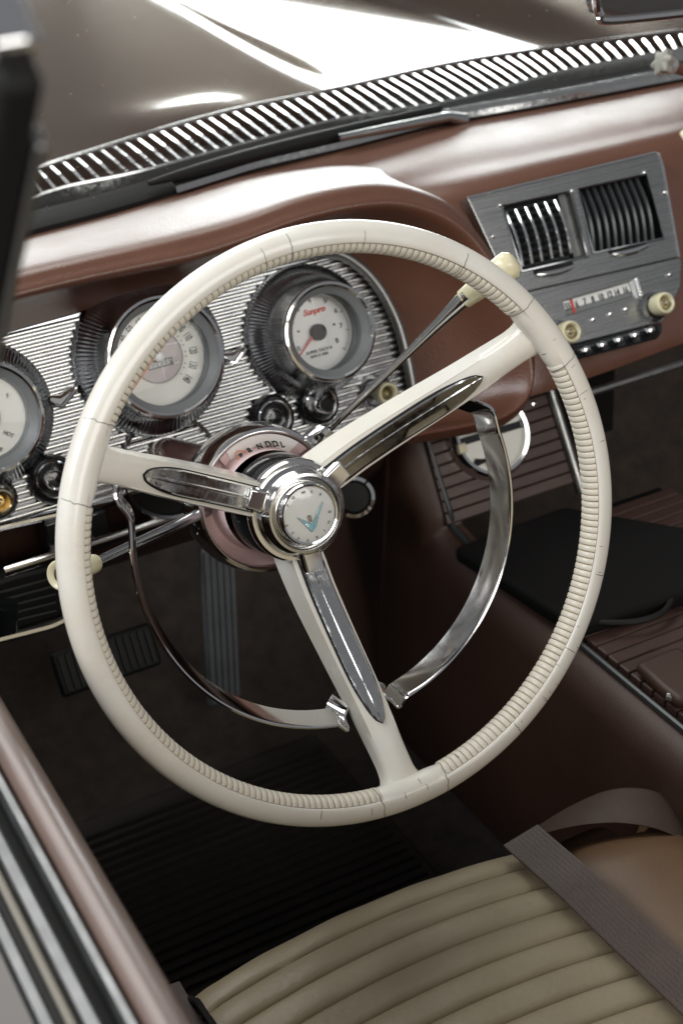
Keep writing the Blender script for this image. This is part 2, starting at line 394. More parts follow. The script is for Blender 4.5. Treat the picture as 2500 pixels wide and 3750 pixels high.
# windshield with gasket and molding
t = thing('windshield', 'curved dusty windshield glass in a black rubber gasket', 'windshield', (.4, .62, .06))
mb = MB(); rows = []
for p in B:
    rows.append([p + V(-(p.x-.42)*.10*k, -.52*k, .46*k) + V(0, .022, .004) for k in np.linspace(0, .9, 14)])
mb.grid(rows); mb.build('glass', 'windshield', t)
mb = MB(); mb.sweep([p + V(0, .018, .002) for p in B], [(V(0, 1, 0), V(0, 0, 1))]*len(B), lambda i: [(-.018, -.012), (-.018, .002), (-.010, .007), (.006, .012), (.018, .006), (.022, -.012)])
mb.build('gasket', 'rubber', t)
Bm = B[20:-4]
mb = MB(); mb.sweep([p + V(0, .005, .010) for p in Bm], [(V(0, 1, 0), V(0, 0, 1))]*len(Bm), lambda i: [(-.014, -.006), (-.012, .0), (-.003, .0025), (.006, .003), (.010, -.006)])
mb.build('molding', 'chrome_worn', t)
# wiper lying along the base of the glass
t = thing('wiper', 'black windshield wiper blade lying along the cowl grille', 'wiper', on_z(1000, 530, .07))
pts = catmull([on_z(px, py, .082) for px, py in [(545, 672), (760, 612), (1000, 548), (1250, 484), (1450, 432), (1612, 396)]], 6)
N = len(pts)
mb = MB(); mb.tube(pts, [.0025 + .005*math.sin(math.pi*min(1, i/(N*.8)))**.7 if i < N*.8 else .004 for i in range(N)], 10); mb.build('blade', 'rubber', t)
mb = MB(); mb.tube([on_z(1240, 505, .082), on_z(1420, 470, .080), on_z(1640, 428, .076), on_z(1700, 440, .068)], [.004, .005, .006, .008], 10); mb.build('arm', 'chrome_worn', t)

# rear view mirror
t = thing('rear_view_mirror', 'chrome framed rear view mirror at the top right corner', 'mirror', on_y(2400, 20, .33))
ctr = [on_y(px, py, .33) for px, py in [(2186, -60), (2183, 10), (2196, 55), (2228, 76), (2500, 50), (2700, 28), (2760, -10), (2760, -140), (2240, -140)]]
ring = catmull(ctr + [ctr[0]], 5)[:-1]
mb = MB(); mb.tube(ring, .0042, 8, closed=True); mb.build('frame', 'chrome', t)
mb = MB(); mb.prism(ring, V(0, .004, 0)); mb.build('mirror_glass', 'mirror', t, smooth=False)
mb = MB(); c0 = on_y(2480, -40, .36); mb.prism([p + V(0, .012, 0) + (c0 - p)*.08 for p in ring], V(0, .016, 0)); mb.build('housing', 'chrome_dark', t)
mb = MB(); mb.tube([c0 + V(0, .01, 0), c0 + V(.01, .05, .05), c0 + V(.02, .06, .12)], [.012, .008, .008], 10); mb.build('stem', 'chrome', t)

# sunvisor rod with fluted clamp at the right border
t = thing('visor_clamp', 'small cream star shaped clamp on a brown rod at the right border', 'clamp', on_y(2450, 230, .50))
c0 = on_y(2418, 225, .50); c1 = on_y(2470, 250, .50); c2 = on_y(2640, 300, .50); ax = (c1 - c0).normalized()
e1 = ax.cross(V(0, 1, 0)).normalized(); e2 = ax.cross(e1)
mb = MB(); mb.lathe(c0, ax, e1, e2, [(0, -.002), (.009, -.002), (.0125, .0), (.0125, .008), (.009, .010)], 48, flute=lambda k, i: (.0022*math.cos(i*2*math.pi/48*6) if k in (1, 2, 3) else 0)); mb.build('star_knob', 'rubber_grey', t)
mb = MB(); mb.lathe(c0, ax, e1, e2, [(.009, .009), (.0095, .014), (.0085, .019), (.0, .019)], 24); mb.build('collar', 'white_metal', t)
mb = MB(); mb.tube([c0 + ax*.017, c2], .0065, 14); mb.build('rod', 'leather', t)
t = thing('ivory_knob', 'ivory dashboard knob cut off by the right border', 'knob', on_y(2510, 520, .44))
c0 = on_y(2524, 512, .44); mb = MB(); mb.lathe(c0, V(0, -1, 0), V(1, 0, 0), V(0, 0, 1), [(.004, -.03), (.006, -.012), (.0105, -.008), (.0115, .002), (.009, .008), (0, .009)], 32); mb.build('knob_body', 'ivory', t)

# window post standing on the door, close to the camera
t = thing('window_post', 'blurred black window post with grey seal at the left border', 'window post', on_x(-60, 1250, -.312))
a = on_x(60, 235, -.312); b = on_x(-112, 1250, -.312); dn = (b - a).normalized(); bot = b + dn*((b.z - .06)/-dn.z)
sdx = V(1, 0, 0); sdy = dn.cross(sdx).normalized()
if sdy.y > 0: sdy = -sdy
mb = MB(); mb.box((a + bot)*.5, V(.006, 0, 0), sdy*.0075, (bot - a)*.5); mb.build('post', 'blackmatte', t, bevel=.003)
mb = MB(); mb.box((a + bot)*.5 - sdy*.018, V(.005, 0, 0), sdy*.009, (bot - a)*.5); mb.build('channel', 'gunmetal', t, bevel=.002)
mb = MB(); mb.box((a + dn*.03 + bot)*.5 + V(.008, 0, 0) + sdy*.004, V(.002, 0, 0), sdy*.004, (bot - a - dn*.03)*.5); mb.build('seal', 'gunmetal', t, bevel=.001)
mb = MB(); mb.box(a - sdy*.013 - dn*.003, V(.007, 0, 0), sdy*.012, dn*.004); mb.build('top_cap', 'chrome', t, bevel=.002)

# ================================================================== door
DZ = .02
t = thing('car_door', 'blurred brown padded door rail with chrome window strips beside the seat', 'car door', (-.33, -.3, DZ - .3))
def rail(name, prof, m, y0=-.78, y1=.45):
    mb = MB(); ys = np.linspace(y0, y1, 16); mb.sweep([V(0, y, 0) for y in ys], [(V(1, 0, 0), V(0, 0, 1))]*16, lambda i: prof); return mb.build(name, m, t)
def zx(px, z): 
    p = on_z(*px, z); return p.x
pad = [(-.3020, DZ - .07), (-.3020, DZ + .000), (-.3005, DZ + .004), (-.297, DZ + .006), (-.290, DZ + .005), (-.284, DZ + .000), (-.280, DZ - .008), (-.278, DZ - .02), (-.279, DZ - .10), (-.29, DZ - .13)]
rail('padded_rail', pad, 'door_pad')
rail('inner_chrome_strip', [(-.3092, DZ - .05), (-.3092, DZ + .001), (-.3080, DZ + .004), (-.3045, DZ + .004), (-.3025, DZ + .001), (-.3025, DZ - .05)], 'strip')
rail('window_slot', [(-.3162, DZ - .06), (-.3162, DZ - .008), (-.3094, DZ - .008), (-.3094, DZ - .06)], 'blackmatte')
rail('outer_chrome_strip', [(-.3255, DZ - .05), (-.3255, DZ - .002), (-.3235, DZ + .002), (-.3185, DZ + .003), (-.3165, DZ + .000), (-.3165, DZ - .05)], 'strip')
rail('beige_welt', [(-.3300, DZ - .05), (-.3300, DZ + .000), (-.3285, DZ + .002), (-.3265, DZ + .000), (-.3257, DZ - .05)], 'welt')
rail('weatherstrip', [(-.3340, DZ - .05), (-.3340, DZ - .004), (-.3302, DZ - .004), (-.3302, DZ - .05)], 'rubber')
rail('edge_molding', [(-.3420, DZ - .05), (-.3420, DZ - .004), (-.3405, DZ + .000), (-.3362, DZ + .001), (-.3344, DZ - .003), (-.3344, DZ - .05)], 'strip')
rail('outer_skin', [(-.42, DZ - .30), (-.415, DZ - .10), (-.395, DZ - .025), (-.37, DZ - .009), (-.3425, DZ - .006), (-.3425, DZ - .05), (-.38, DZ - .30)], 'paint')
# ================================================================== dashboard body
DB = thing('dashboard', 'brown leather padded dashboard with hooded instrument binnacle', 'dashboard', (.35, .45, -.05))
# pad behind / right of the binnacle
S = [(-250, 975), (64, 877), (478, 765), (797, 662), (1250, 548), (1617, 457), (2015, 386), (2500, 294), (2800, 240)]
L0 = [on_z(px, py, .060) + V(0, .03, -.012) for px, py in S]
L1 = [on_z(px, py, .064) for px, py in S]
L2 = [on_z(px, py, .068) for px, py in [(-250, 1060), (64, 960), (478, 850), (797, 750), (1250, 632), (1617, 535), (2015, 452), (2480, 358), (2760, 300)]]
L3 = [on_z(px, py, .0655) for px, py in [(-250, 1150), (64, 1050), (478, 940), (797, 840), (1250, 722), (1617, 622), (2015, 542), (2460, 446), (2740, 390)]]
L4 = [(cp(px, py, -.010) if px > 1450 else dp(px, py, -.035)) for px, py in [(-250, 1300), (64, 1200), (478, 1080), (797, 980), (1250, 840), (1640, 745), (2040, 655), (2450, 560), (2720, 500)]]
L5 = [(cp(px, py, -.010) if px > 1450 else dp(px, py, -.035)) for px, py in [(-250, 1600), (64, 1560), (478, 1440), (797, 1340), (1300, 1200), (1750, 1080), (2120, 1000), (2540, 900), (2800, 840)]]
L6 = [(cp(px, py, -.010) if px > 1450 else dp(px, py, -.035)) for px, py in [(-250, 1900), (64, 1850), (478, 1740), (797, 1660), (1400, 1500), (1880, 1420), (2174, 1335), (2540, 1205), (2820, 1130)]]
L7 = [p + V(0, .012, -.014) for p in L6]; L8 = [p + V(0, .10, -.012) for p in L6]
mb = MB(); loft(mb, [L0, L1, L2, L3, L4, L5, L6, L7, L8], 6, 5); mb.build('crash_pad', 'leather', DB)

# binnacle hood: E back -> C crest -> lip -> T trim line at the panel
ST = [  # B(px), C(px), Lip(px), T(px)
    ((-200, 958), (-200, 1060), (-200, 1170), (-200, 1285)),
    ((57, 879), (57, 985), (57, 1098), (57, 1208)),
    ((290, 817), (290, 930), (280, 1042), (290, 1142)),
    ((500, 758), (510, 880), (500, 995), (500, 1084)),
    ((700, 693), (720, 830), (717, 950), (720, 1030)),
    ((900, 632), (900, 778), (900, 890), (880, 988)),
    ((1080, 612), (1080, 715), (1085, 822), (1020, 950)),
    ((1250, 602), (1250, 676), (1265, 778), (1168, 925)),
    ((1395, 622), (1400, 664), (1420, 762), (1230, 930)),
    (None, (1520, 688), (1550, 785), (1290, 962)),
    (None, (1640, 745), (1660, 840), (1345, 1010)),
    (None, (1750, 865), (1750, 930), (1400, 1085)),
    (None, (1855, 1040), (1842, 1090), (1450, 1190)),
    (None, (1925, 1200), (1905, 1250), (1480, 1300)),
    (None, (1945, 1340), (1928, 1390), (1500, 1400)),
    (None, (1915, 1475), (1898, 1470), (1512, 1480)),
    (None, (1835, 1555), (1820, 1525), (1512, 1540)),
    (None, (1730, 1585), (1720, 1550), (1505, 1572)),
    (None, (1500, 1625), (1500, 1590), (1470, 1600)),
]
E_, F_, C_, R_, L_, G_, T_ = [], [], [], [], [], [], []
for i, (b, c, l, tt) in enumerate(ST):
    C = dp(*c, .062); Lp = dp(*l, .082); T = dp(*tt, .006)
    E = on_z(*b, .058) if b else C + V(0, .13, -.02)
    E_.append(E); C_.append(C); L_.append(Lp); T_.append(T)
    F_.append(E.lerp(C, .55) + V(0, 0, .006 if b else .002))
    R_.append(C.lerp(Lp, .55) + DN*.008)
    G_.append(Lp.lerp(T, .35) - DN*.012)
mb = MB(); loft(mb, [E_, F_, C_, R_, L_, G_, T_], 6, 6); mb.build('binnacle_hood', 'leather', DB)
tp = catmull(T_[4:], 6)
mb = MB(); mb.tube([p + DN*.004 for p in tp], .0056, 10); mb.build('binnacle_trim', 'gunmetal', DB)
# lower fascia below the instruments
mb = MB(); q = [V(-.30, .385, -.135), V(.29, .385, -.135)]
loft(mb, [[V(x, .40, -.120) for x in (-.33, 0, .29)], [V(x, .405, -.17) for x in (-.33, 0, .29)], [V(x, .44, -.23) for x in (-.33, 0, .29)], [V(x, .52, -.29) for x in (-.33, 0, .29)]], 3, 4)
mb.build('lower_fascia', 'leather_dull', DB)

# ================================================================== instrument panel (ribbed bright metal)
IP = thing('instrument_panel', 'bright horizontally ribbed metal instrument panel behind the steering wheel', 'instrument panel', (.05, .40, -.05))
def duv(p): return (p - DN*DK).dot(DX), (p - DN*DK).dot(DY)
def dpt(u, v, off=0): return DN*(DK + off) + DX*u + DY*v
out_px = [(-260, 1310), (57, 1212), (290, 1147), (500, 1089), (720, 1035), (880, 993), (1020, 955), (1168, 930), (1230, 936), (1290, 968), (1345, 1016), (1396, 1090), (1446, 1194), (1476, 1304), (1496, 1400), (1506, 1480), (1506, 1560), (420, 1828), (0, 1922), (-260, 1985)]
poly = [duv(dp(*p)) for p in out_px]
mb = MB(); mb.prism([dpt(u, v, -.002) for u, v in poly], -DN*.006); mb.build('back_plate', 'chrome_dark', IP, smooth=False)
def span(v):
    xs = []
    for (a, b), (c, d) in zip(poly, poly[1:] + poly[:1]):
        if (b - v)*(d - v) < 0: xs.append(a + (c - a)*(v - b)/(d - b))
    return (min(xs), max(xs)) if len(xs) >= 2 else None
vmin = min(p[1] for p in poly); vmax = max(p[1] for p in poly)
pitch = .00655; k = 0; v = vmin + .004
while v < vmax - .002:
    s = span(v)
    if s and s[1] - s[0] > .02:
        u0, u1 = s; us = np.linspace(u0, u1, 2)
        hw, hh = pitch*.42, .0030
        sec = [(-hw, -.0018)] + [(hw*math.cos(a), hh*math.sin(a)) for a in np.linspace(math.pi, 0, 9)] + [(hw, -.0018)]
        mb = MB(); mb.sweep([dpt(u, v) for u in us], [(DY, DN)]*2, lambda i: sec); mb.build('rib', 'rib_metal', IP, angle=70)
    v += pitch
# plain border bars at the bottom edge
mb = MB(); a = dp(-260, 1990, .004); b = dp(440, 1832, .004); mb.tube([a, b], .0035, 8); mb.build('lower_bar', 'chrome', IP)
# V emblems on the panel
for pts in ([(152, 1450), (218, 1452), (270, 1420), (276, 1430), (228, 1488), (200, 1482)], [(806, 1300), (848, 1296), (892, 1268), (897, 1276), (858, 1330), (838, 1324)]):
    q = [dp(*p, .0060) for p in pts]
    mb = MB(); mb.prism([p - DN*.004 for p in q], DN*.0055); o = mb.build('v_badge', 'blackgloss', IP, smooth=False)
    mb = MB(); mb.tube([p + DN*.002 for p in q], .0019, 8, closed=True); mb.build('badge_outline', 'chrome', o)

# ================================================================== gauges
def gauge(name, label, cpx, prot, r, recess, rd, flare=.020, dial='dialwhite', wall='dialgrey', lip='chrome'):
    Fc = dp(*cpx, prot); O = Fc - DN*prot
    t = thing(name, label, 'gauge', O)
    fl = lambda k, i: (.0008*math.cos(i*math.pi/2) if k in (2, 3, 4) else 0)
    prof = [(r + flare*1.02, -.001), (r + flare, .0045), (r + flare*.85, .010), (r + flare*.5, .017), (r + flare*.22, .023), (r + .0025, .032), (r + .001, prot - .003)]
    mb = MB(); mb.lathe(O, DN, DX, DY, prof, 440, flute=fl); mb.build('housing', 'chrome_dark', t, angle=180)
    mb = MB(); mb.lathe(O, DN, DX, DY, [(r - .004, prot - .004), (r - .0035, prot + .0005), (r - .0015, prot + .0018), (r + .0008, prot + .0012), (r + .0018, prot - .001), (r + .0016, prot - .006)], 96); mb.build('bezel', lip, t)
    pd = prot - recess
    mb = MB(); mb.lathe(O, DN, DX, DY, [(r - .0035, prot - .002), (r - .010, prot - .007), (rd + .0035, pd + .006), (rd + .001, pd + .004), (rd + .0005, pd - .001)], 96); mb.build('inner_ring', wall, t)
    mb = MB(); mb.lathe(O, DN, DX, DY, [(0.0001, pd), (rd*.5, pd), (rd + .001, pd)], 72); mb.build('dial', dial, t)
    mb = MB(); mb.lathe(O, DN, DX, DY, [(0.0001, prot - .0055), (r*.5, prot - .0058), (r - .005, prot - .0068)], 48); mb.build('glass', 'glass', t)
    return t, O, pd

# tachometer -----------------------------------------------------------------
t, O, pd = gauge('tachometer', 'white faced tachometer with red needle in a chrome pod', (1210, 1215), .058, .0455, .032, .0365)
def dial_at(px, py, pd, up=.0006): return on_plane(px, py, DN, DK + pd + up)
def c2(x, y): return 900 + x*.3827, 900 + y*.3827
for s, x, y in [('0', 505, 985), ('1', 440, 870), ('2', 447, 730), ('3', 500, 610), ('4', 608, 527), ('5', 757, 527), ('6', 860, 622), ('7', 910, 765), ('8', 873, 908)]:
    text('numeral', s, .0065, dial_at(*c2(x, y), pd), DX, DY, 'inkgrey', t, bold=.0001)
text('brand_lettering', 'Sunpro', .0078, dial_at(*c2(650, 625), pd), DX + DY*.04, DY, 'red', t, shear=.3, bold=.00028, sx=1.02)
text('lettering', 'SUPER TACH II', .0042, dial_at(*c2(700, 1003), pd), DX, DY, 'inkgrey', t, shear=.15)
text('lettering', 'RPM X 1000', .0036, dial_at(*c2(705, 1047), pd), DX, DY, 'inkgrey', t)
Oc = O + DN*pd
mb = MB()
for i in range(81):
    a = rad(222 - i*264/80); d = DX*math.cos(a) + DY*math.sin(a); n_ = DN.cross(d); ln = .0045 if i % 10 == 0 else .0026
    c = Oc + d*(.0352 - ln/2) + DN*.0004; mb.box(c, d*(ln/2), n_*(.00032 if i % 10 == 0 else .00016), DN*.0002)
mb.build('tick_marks', 'inkgrey', t, smooth=False)
for x, y in ((503, 820), (843, 752)):
    mb = MB(); mb.lathe(dial_at(*c2(x, y), pd), DN, DX, DY, [(.0001, .0008), (.0010, .0008), (.0011, 0)], 16); mb.build('dot', 'ink', t)
def needle(t, O, pd, p_tip, p_tail, wdt, m, h=.005):
    a = on_plane(*p_tip, DN, DK + pd + h); b = on_plane(*p_tail, DN, DK + pd + h); d = (a - b).normalized(); n_ = DN.cross(d)
    mb = MB(); mb.prism([b - n_*wdt, a - n_*wdt*.45, a + d*.001, a + n_*wdt*.45, b + n_*wdt], -DN*.001); return mb.build('needle', m, t, smooth=False)
needle(t, O, pd, c2(515, 1058), c2(655, 850), .0011, 'red')
mb = MB(); mb.lathe(Oc, DN, DX, DY, [(.0078, .002), (.0078, .0068), (.0070, .0078), (.0001, .0080)], 40); mb.build('needle_hub', 'blackmatte', t)

# speedometer -----------------------------------------------------------------
t, O, pd = gauge('speedometer', 'round speedometer with orange needle partly hidden by the wheel rim', (610, 1307), .052, .0537, .026, .0440, dial='dialcream')
def c1(x, y): return 350 + x*.3508, 1000 + y*.3508
Oc = O + DN*pd
def ang(p): q = p - Oc; return math.atan2(q.dot(DY), q.dot(DX)), q.length
A = {n: ang(dial_at(*c1(x, y), pd))[0] for n, x, y in [(40, 218, 660), (60, 400, 415), (110, 1005, 630), (140, 940, 1080)]}
a60, a110 = A[60], A[110]
print('angles', {k: math.degrees(v) for k, v in A.items()}); st = (a60 - a110)/50
def spd(n): return a60 + rad(1.72)*(60 - n) if n < 60 else a60 - st*(n - 60) if n < 110 else a110 - rad(2.25)*(n - 110)
for n in range(0, 150, 10):
    a = spd(n); d = DX*math.cos(a) + DY*math.sin(a); tn = DN.cross(d)
    text('numeral', str(n), .0108, Oc + d*.0345 + DN*.0006, -tn, d, 'inkgrey', t, bold=.0001, sx=.58 if n < 100 else .44)
mb = MB()
for i in range(0, 71):
    a = spd(i*2); d = DX*math.cos(a) + DY*math.sin(a)
    if i % 5 == 0 or i % 5 == 2: mb.lathe(Oc + d*.0272, DN, DX, DY, [(.0001, .0005), (.00055, .0005), (.0006, 0)], 8)
mb.build('tick_dots', 'inkgrey', t)
mb = MB(); mb.lathe(Oc, DN, DX, DY, [(.0001, .0009), (.0232, .0009), (.0240, .0)], 64); mb.build('centre_disc', 'dialpink', t)
mb = MB(); mb.lathe(Oc, DN, DX, DY, [(.0232, .0004), (.0234, .0014), (.0240, .0014), (.0242, .0004)], 64); mb.build('centre_ring', 'dialgrey', t)
mb = MB(); c = dial_at(*c1(700, 940), pd, .0012); mb.box(c - DX*.0025, DX*.0125, DY*.0034, DN*.0008); wdw = mb.build('odometer_window', 'blackgloss', t, bevel=.0006)
for i, ch in enumerate('26405'):
    text('digit', ch, .0052, c + DX*(-.012 + .0042*i) + DN*.0010, DX, DY, 'dialwhite', t, sx=.8, bold=.0001)
mb = MB(); mb.box(Oc + DY*.0085 + DX*.012 + DN*.0012, DX*.0105, DY*.0003, DN*.0004); mb.box(Oc - DY*.0095 + DN*.0012, DX*.019, DY*.0003, DN*.0004); mb.box(Oc - DY*.0155 + DX*.002 + DN*.0012, DX*.0003, DY*.006, DN*.0004)
mb.build('dividing_lines', 'dialwhite', t, smooth=False)
needle(t, O, pd, c1(368, 1248), c1(805, 590), .0016, 'orange', .006)
mb = MB(); mb.lathe(Oc, DN, DX, DY, [(.0050, .002), (.0050, .006), (.0042, .0085), (.0022, .0100), (.0001, .0105)], 32); mb.build('needle_hub', 'dialwhite', t)

# left gauge, cut by the border ------------------------------------------------
t, O, pd = gauge('fuel_gauge', 'white round gauge cut off by the left border', (-42, 1530), .045, .0475, .016, .0355, dial='dialcream', wall='dialgrey', lip='chrome')
Oc = O + DN*pd
mb = MB(); mb.lathe(Oc, DN, DX, DY, [(.0001, .0009), (.0130, .0009), (.0136, 0)], 48); mb.build('centre_disc', 'dialpink', t)
mb = MB(); mb.lathe(Oc, DN, DX, DY, [(.0130, .0004), (.0132, .0013), (.0138, .0013), (.0140, .0004)], 48); mb.build('centre_ring', 'dialgrey', t)
text('lettering', 'HOT', .0055, dial_at(32, 1590, pd), DX - DY*.75, DY + DX*.75, 'inkgrey', t, sx=.8)
text('lettering', 'F', .006, dial_at(30, 1450, pd), DX, DY, 'inkgrey', t)
text('lettering', 'TEMP', .005, dial_at(-8, 1650, pd), DX, DY, 'inkgrey', t, sx=.8)

# ================================================================== push buttons and knobs on the panel
def ring_button(label, px, r, h=.012, tone='blackgloss'):
    O = dp(*px, .004)
    t = thing('push_button', label, 'button', O, None)
    mb = MB(); mb.lathe(O, DN, DX, DY, [(r*1.12, -.004), (r*1.10, .004), (r*1.0, .009), (r*.92, .0105), (r*.84, .009), (r*.80, -.002)], 48); mb.build('outer_ring', 'blackgloss', t)
    mb = MB(); mb.lathe(O, DN, DX, DY, [(r*.84, .006), (r*.85, .0115), (r*.79, .0125), (r*.72, .0105), (r*.68, .006)], 48); mb.build('chrome_lip', 'chrome', t)
    mb = MB(); mb.lathe(O, DN, DX, DY, [(r*.69, .0075), (r*.56, .0062), (r*.44, .0055)], 48); mb.build('black_well', 'blackgloss', t)
    mb = MB(); mb.lathe(O, DN, DX, DY, [(r*.44, .002), (r*.45, h), (r*.41, h + .0012), (r*.36, h + .0004), (r*.35, h - .003)], 48); mb.build('inner_ring', 'chrome', t)
    mb = MB(); mb.lathe(O, DN, DX, DY, [(.0001, h - .0012), (r*.2, h - .0014), (r*.36, h - .0022)], 32); mb.build('button_face', tone, t)
    return t, O
ring_button('black push button with double chrome rings just above the steering column', (992, 1530), .0205, .012)
ring_button('black push button with chrome rings, cut by the left rim of the wheel', (192, 1754), .0205, .012)
t, O = ring_button('hollow chrome socket protruding below the tachometer', (1160, 1478), .0195, .024, 'blackmatte')
# cream headlight style knob
def cream_knob(label, px, plane_n, plane_k, ex, ey, r, h, stem=.008, base=True, cone='brass', body='ivory'):
    O = on_plane(*px, plane_n, plane_k) - plane_n*h
    t = thing('control_knob', label, 'knob', O)
    if base:
        mb = MB(); mb.lathe(O, plane_n, ex, ey, [(r*1.7, -.01), (r*1.7, .004), (r*1.45, .008), (r*1.25, .004), (r*1.1, -.004)], 40); mb.build('escutcheon', 'chrome_dark', t)
    mb = MB(); mb.lathe(O, plane_n, ex, ey, [(r*.45, -.01), (r*.45, h*.3), (r*.85, h*.36), (r, h*.5), (r*1.02, h*.86), (r*.96, h*.97), (r*.80, h), (r*.70, h*.97), (r*.62, h*.80), (r*.60, h*.55)], 40); mb.build('knob_body', body, t)
    mb = MB(); mb.lathe(O, plane_n, ex, ey, [(r*.61, h*.62), (r*.48, h*.72), (r*.2, h*.90), (.0001, h*.98)], 40); mb.build('cone_insert', cone, t)
    return t
cream_knob('cream knob with brass centre at the right end of the ribbed panel', (1424, 1440), DN, DK + .034, DX, DY, .0105, .030)
cream_knob('worn brass knob cut off at the left border', (8, 1838), DN, DK + .030, DX, DY, .0115, .026, body='brass')

# ================================================================== centre stack: vents and radio
AV = thing('air_vent_panel', 'brushed dark metal air vent panel with two louvred outlets', 'air vent', cp(2080, 800))
def cq(x, y): return 1600 + x*.57398, 500 + y*.57398
def CPq(x, y, off=0): return cp(*cq(x, y), off)
TH = .010
outer = [CPq(192, 392, TH), CPq(1385, 103, TH), CPq(1412, 112, TH), CPq(1438, 200, TH), CPq(1540, 770, TH), CPq(470, 1012, TH), CPq(365, 760, TH)]
def frame_with_holes(name, outer, holes, thick, m, parent):
    bm = bmesh.new()
    def loop(pts):
        vs = [bm.verts.new(p - ORG[parent.name]) for p in pts]
        return [bm.edges.new((vs[i], vs[(i+1) % len(vs)])) for i in range(len(vs))]
    es = loop(outer)
    for h in holes: es += loop(h)
    bmesh.ops.triangle_fill(bm, use_beauty=True, use_dissolve=False, edges=es)
    r = bmesh.ops.extrude_face_region(bm, geom=bm.faces[:])
    for q in r['geom']:
        if isinstance(q, bmesh.types.BMVert): q.co -= thick
    bmesh.ops.recalc_face_normals(bm, faces=bm.faces)
    me = bpy.data.meshes.new(name); bm.to_mesh(me); bm.free(); me.materials.append(M[m])
    o = bpy.data.objects.new(name, me); COL.objects.link(o); o.parent = parent; ORG[o.name] = ORG[parent.name]
    b = o.modifiers.new("bevel", 'BEVEL'); b.width = .0010; b.segments = 2; b.limit_method = 'ANGLE'; b.angle_limit = rad(40)
    return o
hl = [CPq(410, 445, TH), CPq(848, 348, TH), CPq(958, 765, TH), CPq(535, 862, TH)]
hr = [CPq(893, 338, TH), CPq(1328, 240, TH), CPq(1440, 650, TH), CPq(990, 745, TH)]
frame_with_holes('face_plate', outer, [hl, hr], CN*.016, 'brushed', AV)
mb = MB(); mb.tube([outer[0] + CN*.0005, outer[1] + CN*.0005, outer[2] + CN*.0005, outer[3] + CN*.0005, outer[4] + CN*.0005], .0014, 8); mb.build('edge_trim', 'chrome', AV)
for h, nm in ((hl, 'left'), (hr, 'right')):
    mb = MB(); mb.prism([p - CN*.0112 for p in h], -CN*.001); mb.build('duct_back', 'blackmatte', AV, smooth=False)
    mb = MB()
    q = h + h[:1]; mb.grid([[p + CN*.0012, p - CN*.0118] for p in q]); mb.build('duct_wall', 'gunmetal', AV, smooth=False)
    mb = MB(); mb.tube([p + CN*.0006 for p in h], .0016, 6, closed=True); mb.build('outlet_rim', 'chrome_dark', AV)
# dark cross louvres behind the chrome slats (left outlet)
for i in range(9):
    f = (i + .6)/9.2; a = hl[0].lerp(hl[3], f) - CN*.0085; b = hl[1].lerp(hl[2], f) - CN*.0085; b = a.lerp(b, .80)
    mb = MB(); mb.box((a + b)*.5, (b - a)*.5, CY*.0020, CN*.0022); mb.build('cross_louvre', 'blackgloss', AV, bevel=.0006)
tops = [(420, 428), (435, 480), (500, 465), (563, 450), (627, 433), (688, 418), (748, 405)]; bots = [(540, 850), (545, 828), (605, 810), (668, 795), (733, 780), (793, 765), (852, 745)]
for a, b in list(zip(tops, bots))[1:]:
    A_, B_ = CPq(*a, TH - .003), CPq(*b, TH - .003); d = (B_ - A_).normalized(); sd = d.cross(CN)
    pts = [A_.lerp(B_, k) + CN*(.0045*math.sin(math.pi*k)) for k in np.linspace(0, 1, 9)]
    mb = MB(); mb.sweep(pts, [(sd, CN)]*9, lambda i: [(-.0017, -.006), (-.0017, .0008), (-.0006, .0018), (.0006, .0018), (.0017, .0008), (.0017, -.006)]); o = mb.build('chrome_slat', 'chrome', AV)
mb = MB(); mb.prism([CPq(768, 375, TH - .006), CPq(842, 355, TH - .006), CPq(952, 755, TH - .006), CPq(872, 772, TH - .006)], -CN*.004); mb.build('shutter', 'gunmetal', AV, smooth=False)
for i in range(9):
    f = (i + .5)/9.6
    a = hr[0].lerp(hr[1], f) - CN*.005; b = hr[3].lerp(hr[2], f) - CN*.005; d = (b - a).normalized(); sd = d.cross(CN)
    pts = [a.lerp(b, k) + CN*(.007*math.sin(math.pi*k)) for k in np.linspace(.02, .98, 9)]
    mb = MB(); mb.sweep(pts, [(sd, CN)]*9, lambda i: [(-.0026, -.006), (-.0026, .0), (-.0010, .0020), (.0016, .0012), (.0026, -.003), (.0026, -.006)]); mb.build('dark_slat', 'slat_dark', AV)
for a, b in (((632, 882), (868, 828)), ((1112, 752), (1335, 697))):
    A_, B_ = CPq(*a, TH + .002), CPq(*b, TH + .002)
    pts = [A_.lerp(B_, k) - CY*(.0022*math.sin(math.pi*k)) for k in np.linspace(0, 1, 9)]
    mb = MB(); mb.tube(pts, [.0012 + .0024*math.sin(math.pi*k)**.6 for k in np.linspace(.05, .95, 9)], 10); o = mb.build('thumb_wheel', 'chrome', AV)
    mb = MB(); mb.box((A_ + B_)*.5 + CY*.0030 - CN*.0026, (B_ - A_)*.53, CY*.0022, CN*.0014); mb.build('thumb_slot', 'blackmatte', o)
for x, y in ((852, 346), (1316, 229), (397, 437), (350, 636), (1445, 355), (1475, 880)):
    mb = MB(); mb.lathe(CPq(x, y, TH), CN, CX, CY, [(.0030, -.001), (.0028, .0012), (.0012, .0024), (.0001, .0026)], 16); mb.build('screw', 'chrome', AV)

